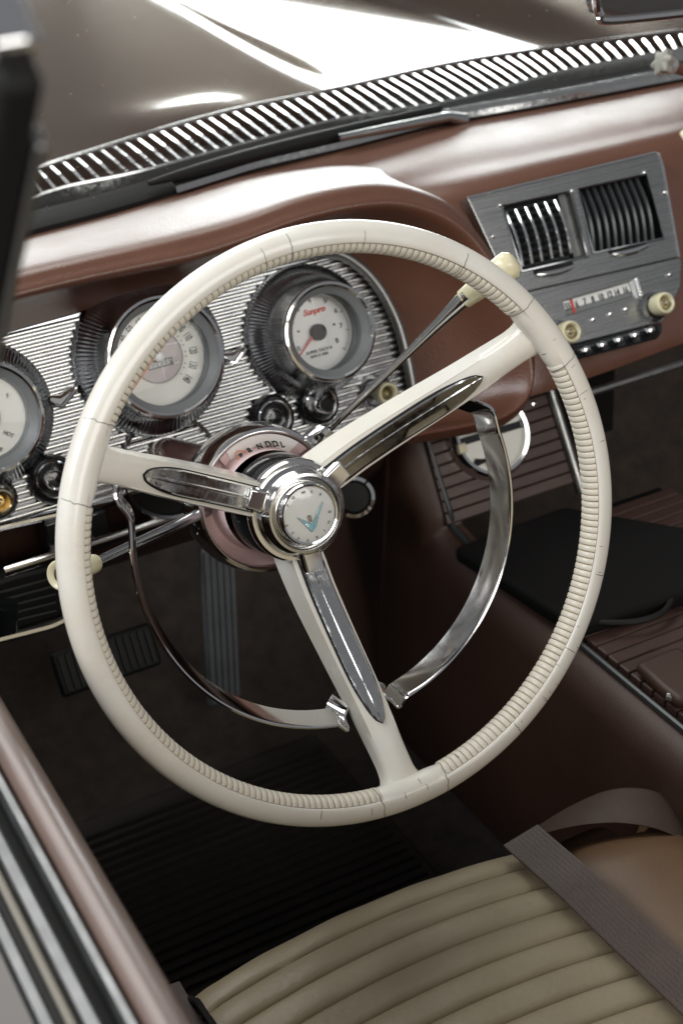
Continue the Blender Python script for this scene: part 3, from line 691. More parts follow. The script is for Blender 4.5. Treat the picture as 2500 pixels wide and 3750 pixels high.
RD = thing('radio', 'car radio with white tuning dial, red pointer and push buttons', 'radio', cp(2230, 1150))
ro = [CPq(470, 1014, TH - .001), CPq(1542, 772, TH - .001), CPq(1558, 800, TH - .001), CPq(1552, 960, TH - .001), CPq(1440, 1180, TH - .001), CPq(850, 1330, TH - .001), CPq(640, 1100, TH - .001)]
win = [CPq(803, 1052, TH - .001), CPq(1228, 930, TH - .001), CPq(1252, 1015, TH - .001), CPq(826, 1140, TH - .001)]
frame_with_holes('face_plate', ro, [win], CN*.014, 'brushed', RD)
mb = MB(); mb.prism([p - CN*.0035 for p in [CPq(790, 1040, TH), CPq(1240, 915, TH), CPq(1265, 1020, TH), CPq(815, 1150, TH)]], -CN*.002); mb.build('tuning_dial', 'dialwhite', RD, smooth=False)
mb = MB(); mb.prism([win[0].lerp(win[3], .62) - CN*.0022, win[1].lerp(win[2], .62) - CN*.0022, win[2] - CN*.0022, win[3] - CN*.0022], -CN*.0006); mb.build('dial_lower_band', 'dialgrey', RD, smooth=False)
dd = (win[1] - win[0]).normalized()
for s, f in (('55', .06), ('6', .19), ('7', .31), ('8', .43), ('10', .55), ('12', .68), ('14', .79), ('16', .92)):
    text('numeral', s, .0098, win[0].lerp(win[1], f) - CY*.0066 - CN*.0021, dd, CY, 'ink', RD, sx=.7, bold=.0002)
mb = MB(); a = win[0].lerp(win[1], .125); mb.box(a - CY*.0115 - CN*.0016, CX*.0014, CY*.0115, CN*.0004); mb.build('tuning_pointer', 'red', RD, smooth=False)
mb = MB(); mb.prism([p - CN*.0008 for p in win], -CN*.0003); mb.build('dial_glass', 'glass', RD, smooth=False)
for i in range(6):
    mb = MB(); mb.lathe(CPq(1270 + i*5.2, 915 + i*19, TH + .001), CN, CX, CY, [(.0030, -.002), (.0028, .001), (.0016, .0026), (.0001, .003)], 14); mb.build('knurl', 'chrome', RD)
# lower lip shelf holding the push buttons
lo = [CPq(860, 1335, TH + .002), CPq(1440, 1185, TH + .002), CPq(1435, 1250, TH + .012), CPq(1405, 1290, TH + .012), CPq(900, 1420, TH + .012), CPq(862, 1400, TH + .012)]
mb = MB(); mb.prism(lo, -CN*.018); mb.build('button_housing', 'blackgloss', RD, bevel=.002)
for x, y in ((950, 1357), (1055, 1326), (1158, 1294), (1262, 1263), (1362, 1233)):
    c = CPq(x, y, TH + .020); o_ = MB(); o_.box(c - CN*.010, CX*.0058, CY*.0028, CN*.010); pb = o_.build('push_button', 'chrome_dark', RD, bevel=.0012)
    mb = MB(); mb.lathe(c, CN, CX, CY, [(.0036, -.0004), (.0030, .0012), (.0001, .002)], 16); mb.build('button_tip', 'chrome', pb)
for x, y in ((990, 1165), (1100, 1130), (1198, 1098)):
    mb = MB(); mb.lathe(CPq(x, y, TH), CN, CX, CY, [(.0028, -.001), (.0025, .0016), (.0001, .0026)], 14); mb.build('indicator_stud', 'chrome', RD)
def radio_knob(x, y, esc=True):
    O = CPq(x, y, TH + .026) - CN*.026; r = .0112
    mb = MB(); mb.lathe(O, CN, CX, CY, [(r*.5, -.004), (r*.5, .006), (r*.9, .008), (r*1.03, .012), (r*1.03, .021), (r*.95, .0248), (r*.78, .026), (r*.68, .0248), (r*.62, .020)], 40); kb = mb.build('knob', 'ivory', RD)
    mb = MB(); mb.lathe(O, CN, CX, CY, [(r*.63, .0205), (r*.45, .0225), (r*.15, .0262), (.0001, .0268)], 40); mb.build('knob_cone', 'brass', kb)
    mb = MB(); mb.lathe(O, CN, CX, CY, [(r*1.35, -.001), (r*1.35, .004), (r*1.1, .006), (r*.8, .004)], 48, flute=lambda k, i: (.0006*math.cos(i*math.pi) if k < 2 else 0)); mb.build('knob_ring', 'chrome_dark', kb)
radio_knob(862, 1242); radio_knob(1462, 1058)
# ================================================================== steering wheel
SW = thing('steering_wheel', 'large cream three spoke steering wheel with cracked rim and chrome horn ring', 'steering wheel', V(0, 0, 0))
R0, RT_ = .2045, .0116
PS0, PS1 = rad(116), rad(238)       # grip channel around the inside of the rim
def rim_pt(az, psi, r): return wpos(R0 + r*math.cos(psi), az, -r*math.sin(psi))
SPK = [rad(90 + 60.5), rad(90 - 60.5), rad(-90)]
psis = list(np.linspace(PS1 - 2*math.pi + .10, PS0 - .10, 26))
mb = MB(); rows = []
NA = 220
for i in range(NA):
    az = 2*math.pi*i/NA
    near = min(abs((az - s + math.pi) % (2*math.pi) - math.pi) for s in SPK)
    f = 1 if near > .16 else 0 if near < .10 else (near - .10)/.06      # channel fades out at the spokes
    row = [rim_pt(az, p, RT_) for p in psis]
    row += [rim_pt(az, PS0 - .04, RT_ - .0003*f)] + [rim_pt(az, p, RT_ - .0022*f) for p in np.linspace(PS0, PS1, 12)] + [rim_pt(az, PS1 + .04, RT_ - .0003*f)]
    rows.append(row)
mb.grid(rows, close_u=True, close_v=True); RIM = mb.build('rim', 'cream', SW, angle=75)
# grime in the channel
def clear(az, m): return min(abs((az - s + math.pi) % (2*math.pi) - math.pi) for s in SPK) > m
for s0, s1 in ((SPK[2], SPK[1]), (SPK[1], SPK[0]), (SPK[0], SPK[2] + 2*math.pi)):
    mb = MB(); rows = [[rim_pt(az, p, RT_ - .0017) for p in np.linspace(PS0 - .005, PS1 + .005, 10)] for az in np.linspace(s0 + .135, s1 - .135, 60)]
    mb.grid(rows); mb.build('grip_channel', 'grime', RIM)
# ridges: one shared mesh, many objects
NR = 256
dz = 2*math.pi/NR
mb = MB(); rows = []
pp = np.linspace(PS0 + .02, PS1 - .02, 11)
hw = .5*dz*R0*.88
for x, dr in ((-hw, -.0020), (-hw*.96, -.0004), (-hw*.72, .0), (hw*.72, .0), (hw*.96, -.0004), (hw, -.0020)):
    row = []
    for j, p in enumerate(pp):
        e = -.0007 if j in (0, 10) else 0
        rr = RT_ - .0003 + dr + e
        row.append(V(rr*math.cos(p), x*(1 + rr*math.cos(p)/R0), rr*math.sin(p)))
    rows.append(row)
mb.grid(rows); tmp = mb.build('grip_ridge', 'cream_grip', None, angle=60); ridge_me = tmp.data; bpy.data.objects.remove(tmp)
for i in range(NR):
    az = dz*i + .01
    if not clear(az, .135): continue
    e = WX*math.cos(az) + WY*math.sin(az); tn = WN.cross(e)
    j = random.uniform(-.03, .03)
    place('grip_ridge', ridge_me, frame4(e*R0, e, tn*(1 + j), WN), RIM)

# spokes
RHO = [.030, .040, .060, .080, .100, .125, .150, .170, .182, .190, .197, .204]
DFR = [.1010, .0965, .0880, .0760, .0625, .0445, .0275, .0150, .0080, .0035, .0000, -.0010]   # depth of the front face
HWD = [.0125, .0130, .0130, .0128, .0124, .0118, .0110, .0104, .0104, .0110, .0136, .0215]
THK = [.036, .035, .033, .031, .029, .027, .024, .022, .019, .016, .0125, .010]
def spoke_front(rho): return interp(rho, RHO, DFR)
for az in SPK:
    e = WX*math.cos(az) + WY*math.sin(az); tn = WN.cross(e)
    P = []; FR = []; SEC = []
    for k, (r, d, h, tk) in enumerate(zip(RHO, DFR, HWD, THK)):
        P.append(wpos(r, az, d)); FR.append((tn, WN))
        rd_ = .5 if r < .16 else .75
        SEC.append([(-h*1.22, -tk), (-h*1.14, -tk*.5), (-h*1.02, -h*.30*rd_*1.2), (-h*.88, -.0022), (-h*.72, .0), (0, .0014 if r > .155 else 0), (h*.72, .0), (h*.88, -.0022), (h*1.02, -h*.30*rd_*1.2), (h*1.14, -tk*.5), (h*1.22, -tk)])
    NS = []
    # smooth along the spoke
    PP = catmull(P, 4); sec = [catmull([V(*q, 0) for q in [S_[j] for S_ in SEC]], 4) for j in range(11)]
    mb = MB(); mb.sweep(PP, [(tn, WN)]*len(PP), lambda i: [(sec[j][i].x, sec[j][i].y) for j in range(11)]); sp = mb.build('spoke', 'cream', SW, angle=65)
    # chrome insert, pointed towards the rim
    def ins(name, grow, lift, m, ridge):
        rs = list(np.linspace(.037, .120, 12)) + list(np.linspace(.126, .1545 + grow, 12)); pts = []; hs = []
        for r in rs:
            q = max(0, (r - .112)/(.1545 + grow - .112)); h = (.0092 + grow)*math.sqrt(max(.0, 1 - q**2.2)) if q > 0 else .0092 + grow
            pts.append(wpos(r, az, spoke_front(r) - lift)); hs.append(max(h, .0002))
        mb = MB(); mb.sweep(pts, [(tn, WN)]*len(pts), lambda i: [(-hs[i], -.004), (-hs[i], .0), (-hs[i]*.86, .0009), (-hs[i]*.16, .0009), (-hs[i]*.08, .0009 + ridge), (hs[i]*.08, .0009 + ridge), (hs[i]*.16, .0009), (hs[i]*.86, .0009), (hs[i], .0), (hs[i], -.004)]); return mb.build(name, m, sp, angle=30)
    ins('insert_gap', .0009, .0012, 'blackmatte', .0)
    ins('chrome_insert', 0, .0022, 'chrome_worn', .0006)
    # chrome clamp between insert and hub
    c = wpos(.0385, az, .0955); mb = MB(); mb.sweep([wpos(.026, az, .0925), wpos(.036, az, .0925), wpos(.047, az, .0915)], [(tn, WN)]*3, lambda i: [(-.0088, -.006), (-.0092, -.001), (-.0070, .0028), (.0070, .0028), (.0092, -.001), (.0088, -.006)]); mb.build('hub_clamp', 'chrome', sp, bevel=.001)

# hub (lathe, depth measured below the rim plane -> axis -WN)
AX = -WN; O0 = V(0, 0, 0)
def lat(name, prof, m, parent, n=96, **k): mb = MB(); mb.lathe(O0, AX, WX, WY, prof, n, **k); return mb.build(name, m, parent, angle=35)
lat('hub_bell', [(.030, .098), (.0365, .103), (.0392, .110), (.0405, .122), (.0412, .136), (.038, .138)], 'blackgloss', SW)
lat('hub_back_ring', [(.034, .1005), (.0358, .0985), (.0385, .0985), (.0400, .1010), (.0402, .1050), (.0385, .108)], 'chrome', SW)
lat('hub_barrel', [(.0300, .085), (.0325, .088), (.0335, .094), (.0345, .1015)], 'chrome', SW)
lat('hub_front_ring', [(.0268, .0905), (.0272, .0855), (.0285, .0838), (.0306, .0840), (.0322, .0862), (.0325, .0895), (.0310, .0925)], 'chrome_worn', SW)
HC = lat('hub_cap', [(.0215, .0785), (.0230, .0780), (.0241, .0795), (.0244, .083), (.0252, .0885), (.0272, .0900)], 'chrome', SW)
CAPD = .0795
face = lat('cap_face', [(.0001, .0783), (.008, .0784), (.016, .0789), (.0206, .0796), (.0219, .0802)], 'capwhite', HC)
def hx(x, y): return 1000 + x*.17857, 1720 + y*.17857          # crop 1568 wide over 280 px
def capP(x, y, d=.0780): return wp(*hx(x, y), d)
cc = V(0, 0, 0) + AX*.0785
def up_out(p, sgn):
    d = (p - AX*(p.dot(AX))).normalized()*sgn; return AX.cross(d)*1, d
for s, x, y in (('P', 310, 740), ('O', 420, 580), ('W', 625, 470), ('E', 797, 458), ('R', 968, 510)):
    p = capP(x, y, .0783); d = (p - AX*p.dot(AX)).normalized(); text('cap_letter', s, .0031, p, d.cross(WN), d, 'chrome_dark', HC, depth=.0003)
for s, x, y in (('S', 282, 1150), ('T', 398, 1310), ('E', 525, 1420), ('E', 722, 1455), ('R', 908, 1385), ('I', 1058, 1250), ('N', 1150, 1075), ('G', 1165, 860)):
    p = capP(x, y, .0783); d = -(p - AX*p.dot(AX)).normalized(); text('cap_letter', s, .0031, p, d.cross(WN), d, 'chrome_dark', HC, depth=.0003)
# V emblem with enamel wings
def wing(poly, name, m, th=.0007, d=.0782): 
    mb = MB(); mb.prism([capP(x, y, d) for x, y in poly], WN*th); return mb.build(name, m, HC, smooth=False, bevel=.0001)
wing([(500, 985), (545, 1000), (800, 1115), (812, 1120), (800, 1275), (780, 1268), (690, 1170)], 'emblem_wing', 'blue')
wing([(1018, 655), (1006, 720), (930, 930), (878, 1165), (806, 1275), (798, 1275), (808, 1118), (880, 930), (960, 750)], 'emblem_wing', 'blue')
def edge(pts, r=.00022): mb = MB(); mb.tube([capP(x, y, .0774) for x, y in pts], r, 6); mb.build('emblem_edge', 'chrome', HC)
edge([(1018, 655), (960, 750), (880, 930), (808, 1118), (545, 1000), (500, 985)]); edge([(500, 985), (690, 1170), (795, 1275), (878, 1165), (930, 930), (1006, 720), (1018, 655)])
for k in range(7):
    f = k/7; edge([(850 - f*6 + k*10, 1215 - k*52), (806 + k*20, 1185 - k*52)], .00016)
    edge([(770 - k*34, 1235 - k*34), (800 - k*34, 1165 - k*17)], .00016)
wing([(735, 920), (765, 940), (790, 1010), (800, 1060), (770, 1080), (725, 1050), (700, 990), (690, 945)], 'emblem_crest', 'chrome_worn', .0009)

# horn ring: conical chrome band in two arcs with stepped ends
def band(pts, name='horn_ring', wfront=.0):
    # pts: wheel-plane points of the front edge (d given); the band runs back and inwards
    n = len(pts); P = pts; rows = []; m0 = n//2
    sg = -1 if WN.cross((P[m0+1] - P[m0-1]).normalized()).dot(P[m0] - AX*P[m0].dot(AX)) > 0 else 1
    for i in range(n):
        tv = (P[min(i+1, n-1)] - P[max(i-1, 0)]).normalized(); nv = WN.cross(tv).normalized()   # in-plane normal
        q = P[i]; nv = nv*sg                                # towards the hub on the arc
        th = .0016
        rows.append([q + nv*.0 + WN*.0012, q - nv*th*.8 + WN*.0, q - nv*th - WN*.003, q + nv*.0058 - WN*.0185, q + nv*(.0058 + th) - WN*.0200, q + nv*(.0058 + th*1.6) - WN*.018, q + nv*th*1.1 - WN*.0025, q + nv*th*.7 + WN*.0006])
    mb = MB(); mb.grid(rows, close_v=True); m_ = 8; mb.f.append(tuple(range(m_))[::-1]); mb.f.append(tuple((n-1)*m_ + k for k in range(m_)))
    return mb.build(name, 'chrome', SW, angle=40)
HR, HD = .1515, .036
def az_of(px, py): p = wp(px, py, HD); return math.atan2(p.dot(WY), p.dot(WX))
a0, a1 = az_of(1828, 1545), az_of(1478, 2598)
if a1 > a0: a1 -= 2*math.pi
arc = [wpos(HR, a, HD) for a in np.linspace(a0 - .04, a1 + .03, 60)]
pre = catmull([wp(1655, 1440, HD + .016), wp(1745, 1470, HD + .009), wp(1802, 1500, HD + .002), arc[0]], 6)[:-1]
post = catmull([arc[-1], wp(1462, 2590, HD + .003), wp(1425, 2560, HD + .012), wp(1370, 2540, HD + .02)], 6)[1:]
band(pre + arc + post)
a0, a1 = az_of(478, 1960), az_of(1255, 2702)
if a1 < a0: a1 += 2*math.pi
arc = [wpos(HR + .0015, a, HD) for a in np.linspace(a0 + .05, a1 - .02, 60)]
pre = catmull([wp(440, 1690, HD + .016), wp(425, 1800, HD + .006), wp(440, 1850, HD + .002), wp(478, 1905, HD), arc[0]], 6)[:-1]
post = catmull([arc[-1], wp(1276, 2676, HD + .003), wp(1262, 2628, HD + .009), wp(1285, 2580, HD + .016), wp(1340, 2545, HD + .022)], 5)[1:]
band(pre + arc + post)

# cracks in the old plastic
def crack(az, p0, p1, amp=.004, wd=.00030, drift=0):
    n = 14; pts = []; a = az
    for i in range(n):
        f = i/(n-1); a = az + drift*f + random.uniform(-amp, amp)*.6; pts.append(rim_pt(a, p0 + (p1 - p0)*f, RT_ + .00004))
    mb = MB(); mb.tube(pts, [wd*(.35 + .65*math.sin(math.pi*(.1 + .8*i/(n-1)))) for i in range(n)], 5); mb.build('crack', 'crack', RIM)
for s in SPK:
    for sg in (-1, 1):
        crack(s + sg*.125, rad(10 + 20*random.random()), rad(185), .006, .00026, sg*.02)
for az, p0, p1, w_ in ((1.62, 40, 150, .0003), (1.72, 60, 130, .0002), (1.35, 70, 120, .0002), (.95, 60, 170, .0003), (-.45, 50, 100, .0003), (-.75, 60, 115, .0003), (-.95, 30, 90, .0003), (-1.1, 40, 112, .0003), (-1.75, 70, 100, .0002), (-1.95, 75, 110, .0003), (.25, 70, 112, .0002), (.05, 60, 85, .0002)):
    crack(az, rad(p0), rad(p1), .003, w_*.85)
for i in range(12):
    az = random.uniform(-1.2, .7); p = rad(random.uniform(50, 100)); crack(az, p, p + rad(random.uniform(8, 22)), .002, .00014)
for s, k in ((SPK[2], 4), (SPK[1], 2)):
    for i in range(k):
        a = s + random.uniform(-.1, .22); p = rad(random.uniform(80, 150)); crack(a, p, p + rad(25), .004, .00016)

# ================================================================== steering column head with gear indicator
SC = thing('steering_column', 'chrome ringed steering column head with pink bowl and gear indicator', 'steering column', AX*.40)
lat('shell', [(.0548, .1600), (.0562, .1580), (.0585, .1595), (.0606, .169), (.0612, .182), (.0600, .194), (.057, .202)], 'chrome', SC)
lat('shell_lip', [(.0535, .1640), (.0542, .1595), (.0555, .1585), (.0566, .1592)], 'chrome_worn', SC)
lat('bowl', [(.0545, .1615), (.0532, .1670), (.0500, .1725), (.0460, .1750), (.0432, .1735), (.0418, .1660), (.0412, .1500)], 'pinkweave', SC)
lat('collar', [(.0580, .2005), (.0560, .2060), (.0480, .2130), (.0400, .216), (.030, .222)], 'leather', SC)
lat('tube', [(.0300, .215), (.0290, .30), (.0280, .36), (.0280, .43)], 'leather_gloss', SC)
# column opening ring on the panel
cO = AX*.402
mb = MB(); mb.lathe(cO, -AX, WX, WY, [(.050, -.02), (.0505, .008), (.0490, .012), (.0462, .011), (.0445, .002), (.043, -.02)], 64); mb.build('opening_ring', 'chrome_dark', SC)
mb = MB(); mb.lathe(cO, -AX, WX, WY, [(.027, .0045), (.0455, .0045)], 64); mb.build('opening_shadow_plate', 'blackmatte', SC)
# indicator window arc
def ang_px(px, py, d=.160): p = wp(px, py, d); return math.atan2(p.dot(WY), p.dot(WX))
b0, b1 = ang_px(1075, 1660), ang_px(862, 1690)
def arcpatch(name, r0, d0, r1, d1, a0, a1, m, parent=SC, n=24):
    mb = MB(); rows = [[wpos(r0 + (r1 - r0)*k, a, d0 + (d1 - d0)*k) for k in (0, .33, .66, 1)] for a in np.linspace(a0, a1, n)]
    rows2 = [[p + AX*.0015 for p in r] for r in rows]; mb.grid(rows); mb.grid(rows2); return mb.build(name, m, parent)
IND = arcpatch('indicator_window', .0530, .1612, .0425, .1690, b0, b1, 'dialwhite')
arcpatch('indicator_end', .0530, .1610, .0425, .1688, b0 - .16, b0 - .005, 'pinkpl' if 'pinkpl' in M else 'pinkweave')
arcpatch('indicator_end', .0530, .1610, .0425, .1688, b1 + .005, b1 + .16, 'pinkweave')
sl = (WN*.83 + (WY*.56)).normalized(); yy = (WY - sl*WY.dot(sl)).normalized(); xx = yy.cross(sl)
for s, x, y, sz, rot in (('P', 884, 1669, .0058, .35), ('R', 915, 1650, .0068, .22), ('N', 951, 1635, .0068, .12), ('D', 982, 1627, .0072, .02), ('2', 993, 1631, .004, .02), ('D', 1008, 1626, .0072, -.03), ('1', 1018, 1630, .004, -.03), ('L', 1034, 1629, .0072, -.08)):
    p = wp(x, y, .1615); x_ = xx*math.cos(rot) + yy*math.sin(rot); y_ = yy*math.cos(rot) - xx*math.sin(rot)
    text('gear_letter', s, sz, p, x_, y_, 'ink', IND, depth=.0004, bold=.0002, sx=.85)
p = wp(884, 1669, .1620); mb = MB(); mb.lathe(p, sl, xx, yy, [(.0040, 0), (.0041, .0006), (.0047, .0006), (.0048, 0)], 32); mb.build('selector_ring', 'orange', IND)
# ignition / lock bezel below right of the hub
t = thing('ignition_lock', 'black ignition lock with chrome edge just right of the wheel hub', 'ignition lock', V(.13, .34, -.10))
o_ = on_y(1300, 1822, .33); o2 = on_y(1285, 1818, .40); a_ = (o_ - o2).normalized(); e1 = a_.cross(V(0, 0, 1)).normalized(); e2 = a_.cross(e1)
mb = MB(); mb.lathe(o2, a_, e1, e2, [(.020, 0), (.020, .05), (.018, .066), (.014, .070), (.0001, .071)], 40); mb.build('barrel', 'blackmatte', t)
mb = MB(); mb.lathe(o2, a_, e1, e2, [(.0195, .060), (.0215, .062), (.0205, .069), (.0170, .0705)], 40); mb.build('edge_ring', 'chrome', t)

# ================================================================== levers
GL = thing('gear_lever', 'thin chrome gear lever with cream knob behind the wheel rim', 'gear lever', wp(1195, 1585, .165))
a = wp(1165, 1600, .168); b = wp(1215, 1560, .158); c = wp(1450, 1335, .105); d = wp(1690, 1100, .052); e = wp(1702, 1088, .049)
mb = MB(); mb.tube(catmull([a, b, c, d, e], 8), [.0062, .0062, .006, .0055, .005, .0042, .0034, .0034] + [.0030]*8 + [.0030, .0031, .0033, .0036, .004, .0046, .0052, .0058] + [.0062]*9, 14); mb.build('rod', 'chrome_worn', GL)
f = wp(1888, 952, .022); dr = (f - d).normalized(); sd = dr.cross(WN).normalized(); nn = sd.cross(dr)
def oct_sec(r): return [(r*math.cos(q)*1.0, r*math.sin(q)*.85) for q in [math.pi/8 + k*math.pi/4 for k in range(8)]]
L = (f - d).length
prof = [(0, .0068), (.03, .0080), (.28, .0092), (.55, .0108), (.80, .0118), (.90, .0116), (.97, .0085), (1.0, .006)]
mb = MB(); mb.sweep([d + dr*(L*k) for k, _ in prof], [(sd, nn)]*len(prof), lambda i: oct_sec(prof[i][1])); mb.build('knob', 'ivory', GL, angle=60, bevel=.0014)
mb = MB(); mb.lathe(a, (b - a).normalized(), WN.cross(b - a).normalized(), WN, [(.010, -.01), (.010, .004), (.0085, .009), (.006, .011)], 24); mb.build('pivot', 'chrome', GL)
TS = thing('turn_signal_lever', 'thin grey turn signal lever with cream flared tip behind the left rim', 'lever', wp(730, 1885, .165))
a = wp(760, 1870, .172); d = wp(350, 2062, .085)
mb = MB(); mb.tube([a, a.lerp(d, .5), d], [.0048, .0044, .0038], 12); mb.build('rod', 'chrome_dark', TS)
f = wp(218, 2108, .056); dr = (f - d).normalized(); e1 = dr.cross(WN).normalized(); e2 = dr.cross(e1); L = (f - d).length
mb = MB(); mb.lathe(d, dr, e1, e2, [(.0001, 0), (.0066, .001), (.0072, .004), (.0074, L*.4), (.0082, L*.7), (.0104, L*.93), (.0107, L*.985), (.0098, L), (.0075, L*.99), (.0056, L*.95)], 40); mb.build('tip', 'ivory', TS)
mb = MB(); mb.lathe(d, dr, e1, e2, [(.0062, L*.955), (.0030, L*.965), (.0001, L*.965)], 24); mb.build('tip_button', 'brass', TS)
# ================================================================== centre console
WD = -.080
CC = thing('center_console', 'brown leather center console with ribbed wood panel and trim', 'console', (.42, .2, FZ))
ca, cb = cp(1545, 1545, WD), cp(1640, 1925, WD); cc_, cd = cp(2100, 1770, WD), cp(1985, 1400, WD)
XL = (ca.x + cb.x)/2 - .002
print('console', ca, cb, cc_, cd)
ZT = cb.z - .012
# side wall with rounded front edge
prof = [V(0, .72, -.10), V(0, .45, -.10), V(0, ca.y + .012, ca.z + .05), V(0, ca.y + .008, ca.z), V(0, cb.y + .012, cb.z + .01), V(0, cb.y - .01, cb.z - .012), V(0, .16, ZT - .012), V(0, -.1, ZT - .016), V(0, -.5, ZT - .02)]
prof = catmull(prof, 4)
mb = MB(); rows = []
for p in prof:
    rows.append([V(XL - .030, p.y + .06 if p.y > .2 else p.y, FZ), V(XL - .026, p.y + .035 if p.y > .2 else p.y, (p.z + FZ)*.5), V(XL - .022, p.y + .012 if p.y > .2 else p.y, p.z - .03), V(XL - .014, p.y + .004, p.z - .008), V(XL, p.y, p.z), V(XL + .02, p.y, p.z + .001)])
mb.grid(rows); mb.build('side_wall', 'leather_dull', CC, angle=180)
mb = MB(); pr = [p + V(XL + .006, -.004, .004) for p in prof]; mb.tube(pr, .0032, 8); mb.build('edge_trim', 'slat_dark', CC)
# wood front panel made of horizontal planks
npl = 9
for i in range(npl):
    f0, f1 = i/npl, (i + .93)/npl
    q = [ca.lerp(cb, f0), cd.lerp(cc_, f0), cd.lerp(cc_, f1), ca.lerp(cb, f1)]
    mb = MB(); mb.prism(q, -CN*.006); mb.build('plank', 'wood', CC, smooth=False, bevel=.0012)
mb = MB(); mb.prism([ca - CN*.004, cd - CN*.004, cc_ - CN*.004, cb - CN*.004], -CN*.004); mb.build('plank_backing', 'blackmatte', CC, smooth=False)
mb = MB(); mb.tube([cd + CX*.006 + CY*.03, cd.lerp(cc_, .5) + CX*.006, cc_ + CX*.006 - CY*.012], .0062, 10); mb.build('side_trim', 'gunmetal', CC)
mb = MB(); mb.box(V(XL + .16, .53, -.22), V(.155, 0, 0), V(0, .055, 0), V(0, 0, .07)); mb.build('core', 'cloth', CC, smooth=False)
for px in ((1562, 1592), (1954, 1478)):
    mb = MB(); mb.lathe(cp(*px, WD), CN, CX, CY, [(.0034, 0), (.0030, .0014), (.0001, .0022)], 16); mb.build('screw', 'chrome', CC)
# tunnel top: planks running across
ty = np.arange(-.42, .30, .0165)
for y in ty:
    mb = MB(); mb.box(V(XL + .135, y, ZT - .010), V(.122, 0, 0), V(0, .0074, 0), V(0, 0, .004)); mb.build('plank', 'wood', CC, smooth=False, bevel=.0015)
mb = MB(); mb.box(V(XL + .135, -.06, ZT - .10), V(.125, 0, 0), V(0, .38, 0), V(0, 0, .082)); mb.build('tunnel_core', 'cloth', CC, smooth=False)
lid = [on_z(px, py, ZT + .008) for px, py in ((2322, 2425), (2480, 2360), (2760, 2560), (2480, 2560), (2420, 2515))]
mb = MB(); mb.prism(lid, V(0, 0, -.012)); mb.build('console_lid', 'leather_dull', CC, bevel=.005, bseg=3)
mb = MB(); h0 = on_z(2440, 2550, ZT + .002); h1 = on_z(2560, 2560, ZT + .002); mb.tube([h0, h0.lerp(h1, .5) + V(0, -.006, 0), h1], .004, 10); mb.build('lid_pull', 'chrome', CC)

# round heater dial on the wood panel
O = cp(1790, 1592, WD + .006); r = .0405
HT = thing('heater_dial', 'round white heater control dial in a chrome ring on the wood panel', 'control dial', O)
mb = MB(); mb.lathe(O, CN, CX, CY, [(r + .007, -.006), (r + .006, .004), (r + .002, .009), (r - .0015, .0085), (r - .0025, .004), (r - .003, .0)], 72); mb.build('bezel', 'chrome', HT)
mb = MB(); mb.lathe(O, CN, CX, CY, [(.0001, .002), (r*.5, .002), (r, .002)], 64); mb.build('dial', 'dialcream', HT)
mb = MB(); mb.box(O + CN*.0036 + CY*.001, CX*(r*.96), CY*.0038, CN*.0014); mb.build('slot_bar', 'blackgloss', HT, bevel=.001)
q = on_plane(1692, 1642, CN, CK + WD + .016); mb = MB(); mb.box(q - CN*.003, CX*.0048, CY*.0052, CN*.005); mb.build('slider', 'ivory', HT, bevel=.0015)
q = on_plane(1762, 1688, CN, CK + WD + .010); mb = MB(); mb.prism([q + CX*-.010 - CY*.002, q + CX*-.006 + CY*.004, q + CX*.003 + CY*.001, q + CX*.014 + CY*.003, q + CX*.014 - CY*.001, q - CX*.006 - CY*.004], CN*.002); mb.build('pointer', 'blackmatte', HT, smooth=False)
q = on_plane(1796, 1692, CN, CK + WD + .014); mb = MB(); mb.box(q, CX*.003, CY*.0036, CN*.003); mb.build('slider', 'ivory', HT, bevel=.001)
for s, px in (('TEMP', (1690, 1572)), ('HI', (1710, 1608)), ('OFF', (1770, 1580)), ('DEF', (1800, 1660)), ('AIR', (1870, 1570))):
    text('lettering', s, .0078, on_plane(*px, CN, CK + WD + .0085), CX, CY, 'ink', HT)

# black box and cables lying on the console
BX = thing('black_tray', 'black plastic tray lying on the console below the wood panel', 'tray', V(XL + .12, .27, ZT))
qs = [on_z(px, py, ZT + .012) for px, py in ((1660, 2000), (2060, 1850), (2700, 1960), (2560, 2150), (2110, 2290))]
mb = MB(); mb.prism(qs, V(0, 0, -.018)); mb.build('tray_body', 'cloth', BX, bevel=.006, bseg=3)
mb = MB(); mb.tube(catmull([on_z(px, py, ZT + .006) for px, py in ((2130, 2270), (2220, 2280), (2330, 2275), (2420, 2245), (2460, 2190), (2480, 2120), (2560, 2060))], 8), .003, 8)
tag(mb.build('cable', 'rubber'), 'thin black cable curling across the wooden console top', 'cable')
mb = MB(); mb.tube(catmull([on_z(px, py, FZ + .02) for px, py in ((1680, 2620), (1720, 2580), (1790, 2545), (1880, 2520), (2000, 2500))], 8), [.009]*9 + [.0035]*24, 8)
tag(mb.build('floor_cable', 'rubber'), 'black cable with plug lying on the floor carpet beside the console', 'cable')
# seat belt strap lying on the floor from the console to the seat
pts = catmull([on_z(px, py, FZ + .012) for px, py in ((1420, 2210), (1600, 2360), (1780, 2500), (1990, 2680), (2300, 2920))], 6)
mb = MB(); mb.sweep(pts, [(V(.72, .7, 0), V(0, 0, 1))]*len(pts), lambda i: [(-.018, 0), (-.018, .003), (.018, .003), (.018, 0)])
tag(mb.build('floor_strap', 'pedal'), 'dark grey strap running along the floor next to the console', 'strap')

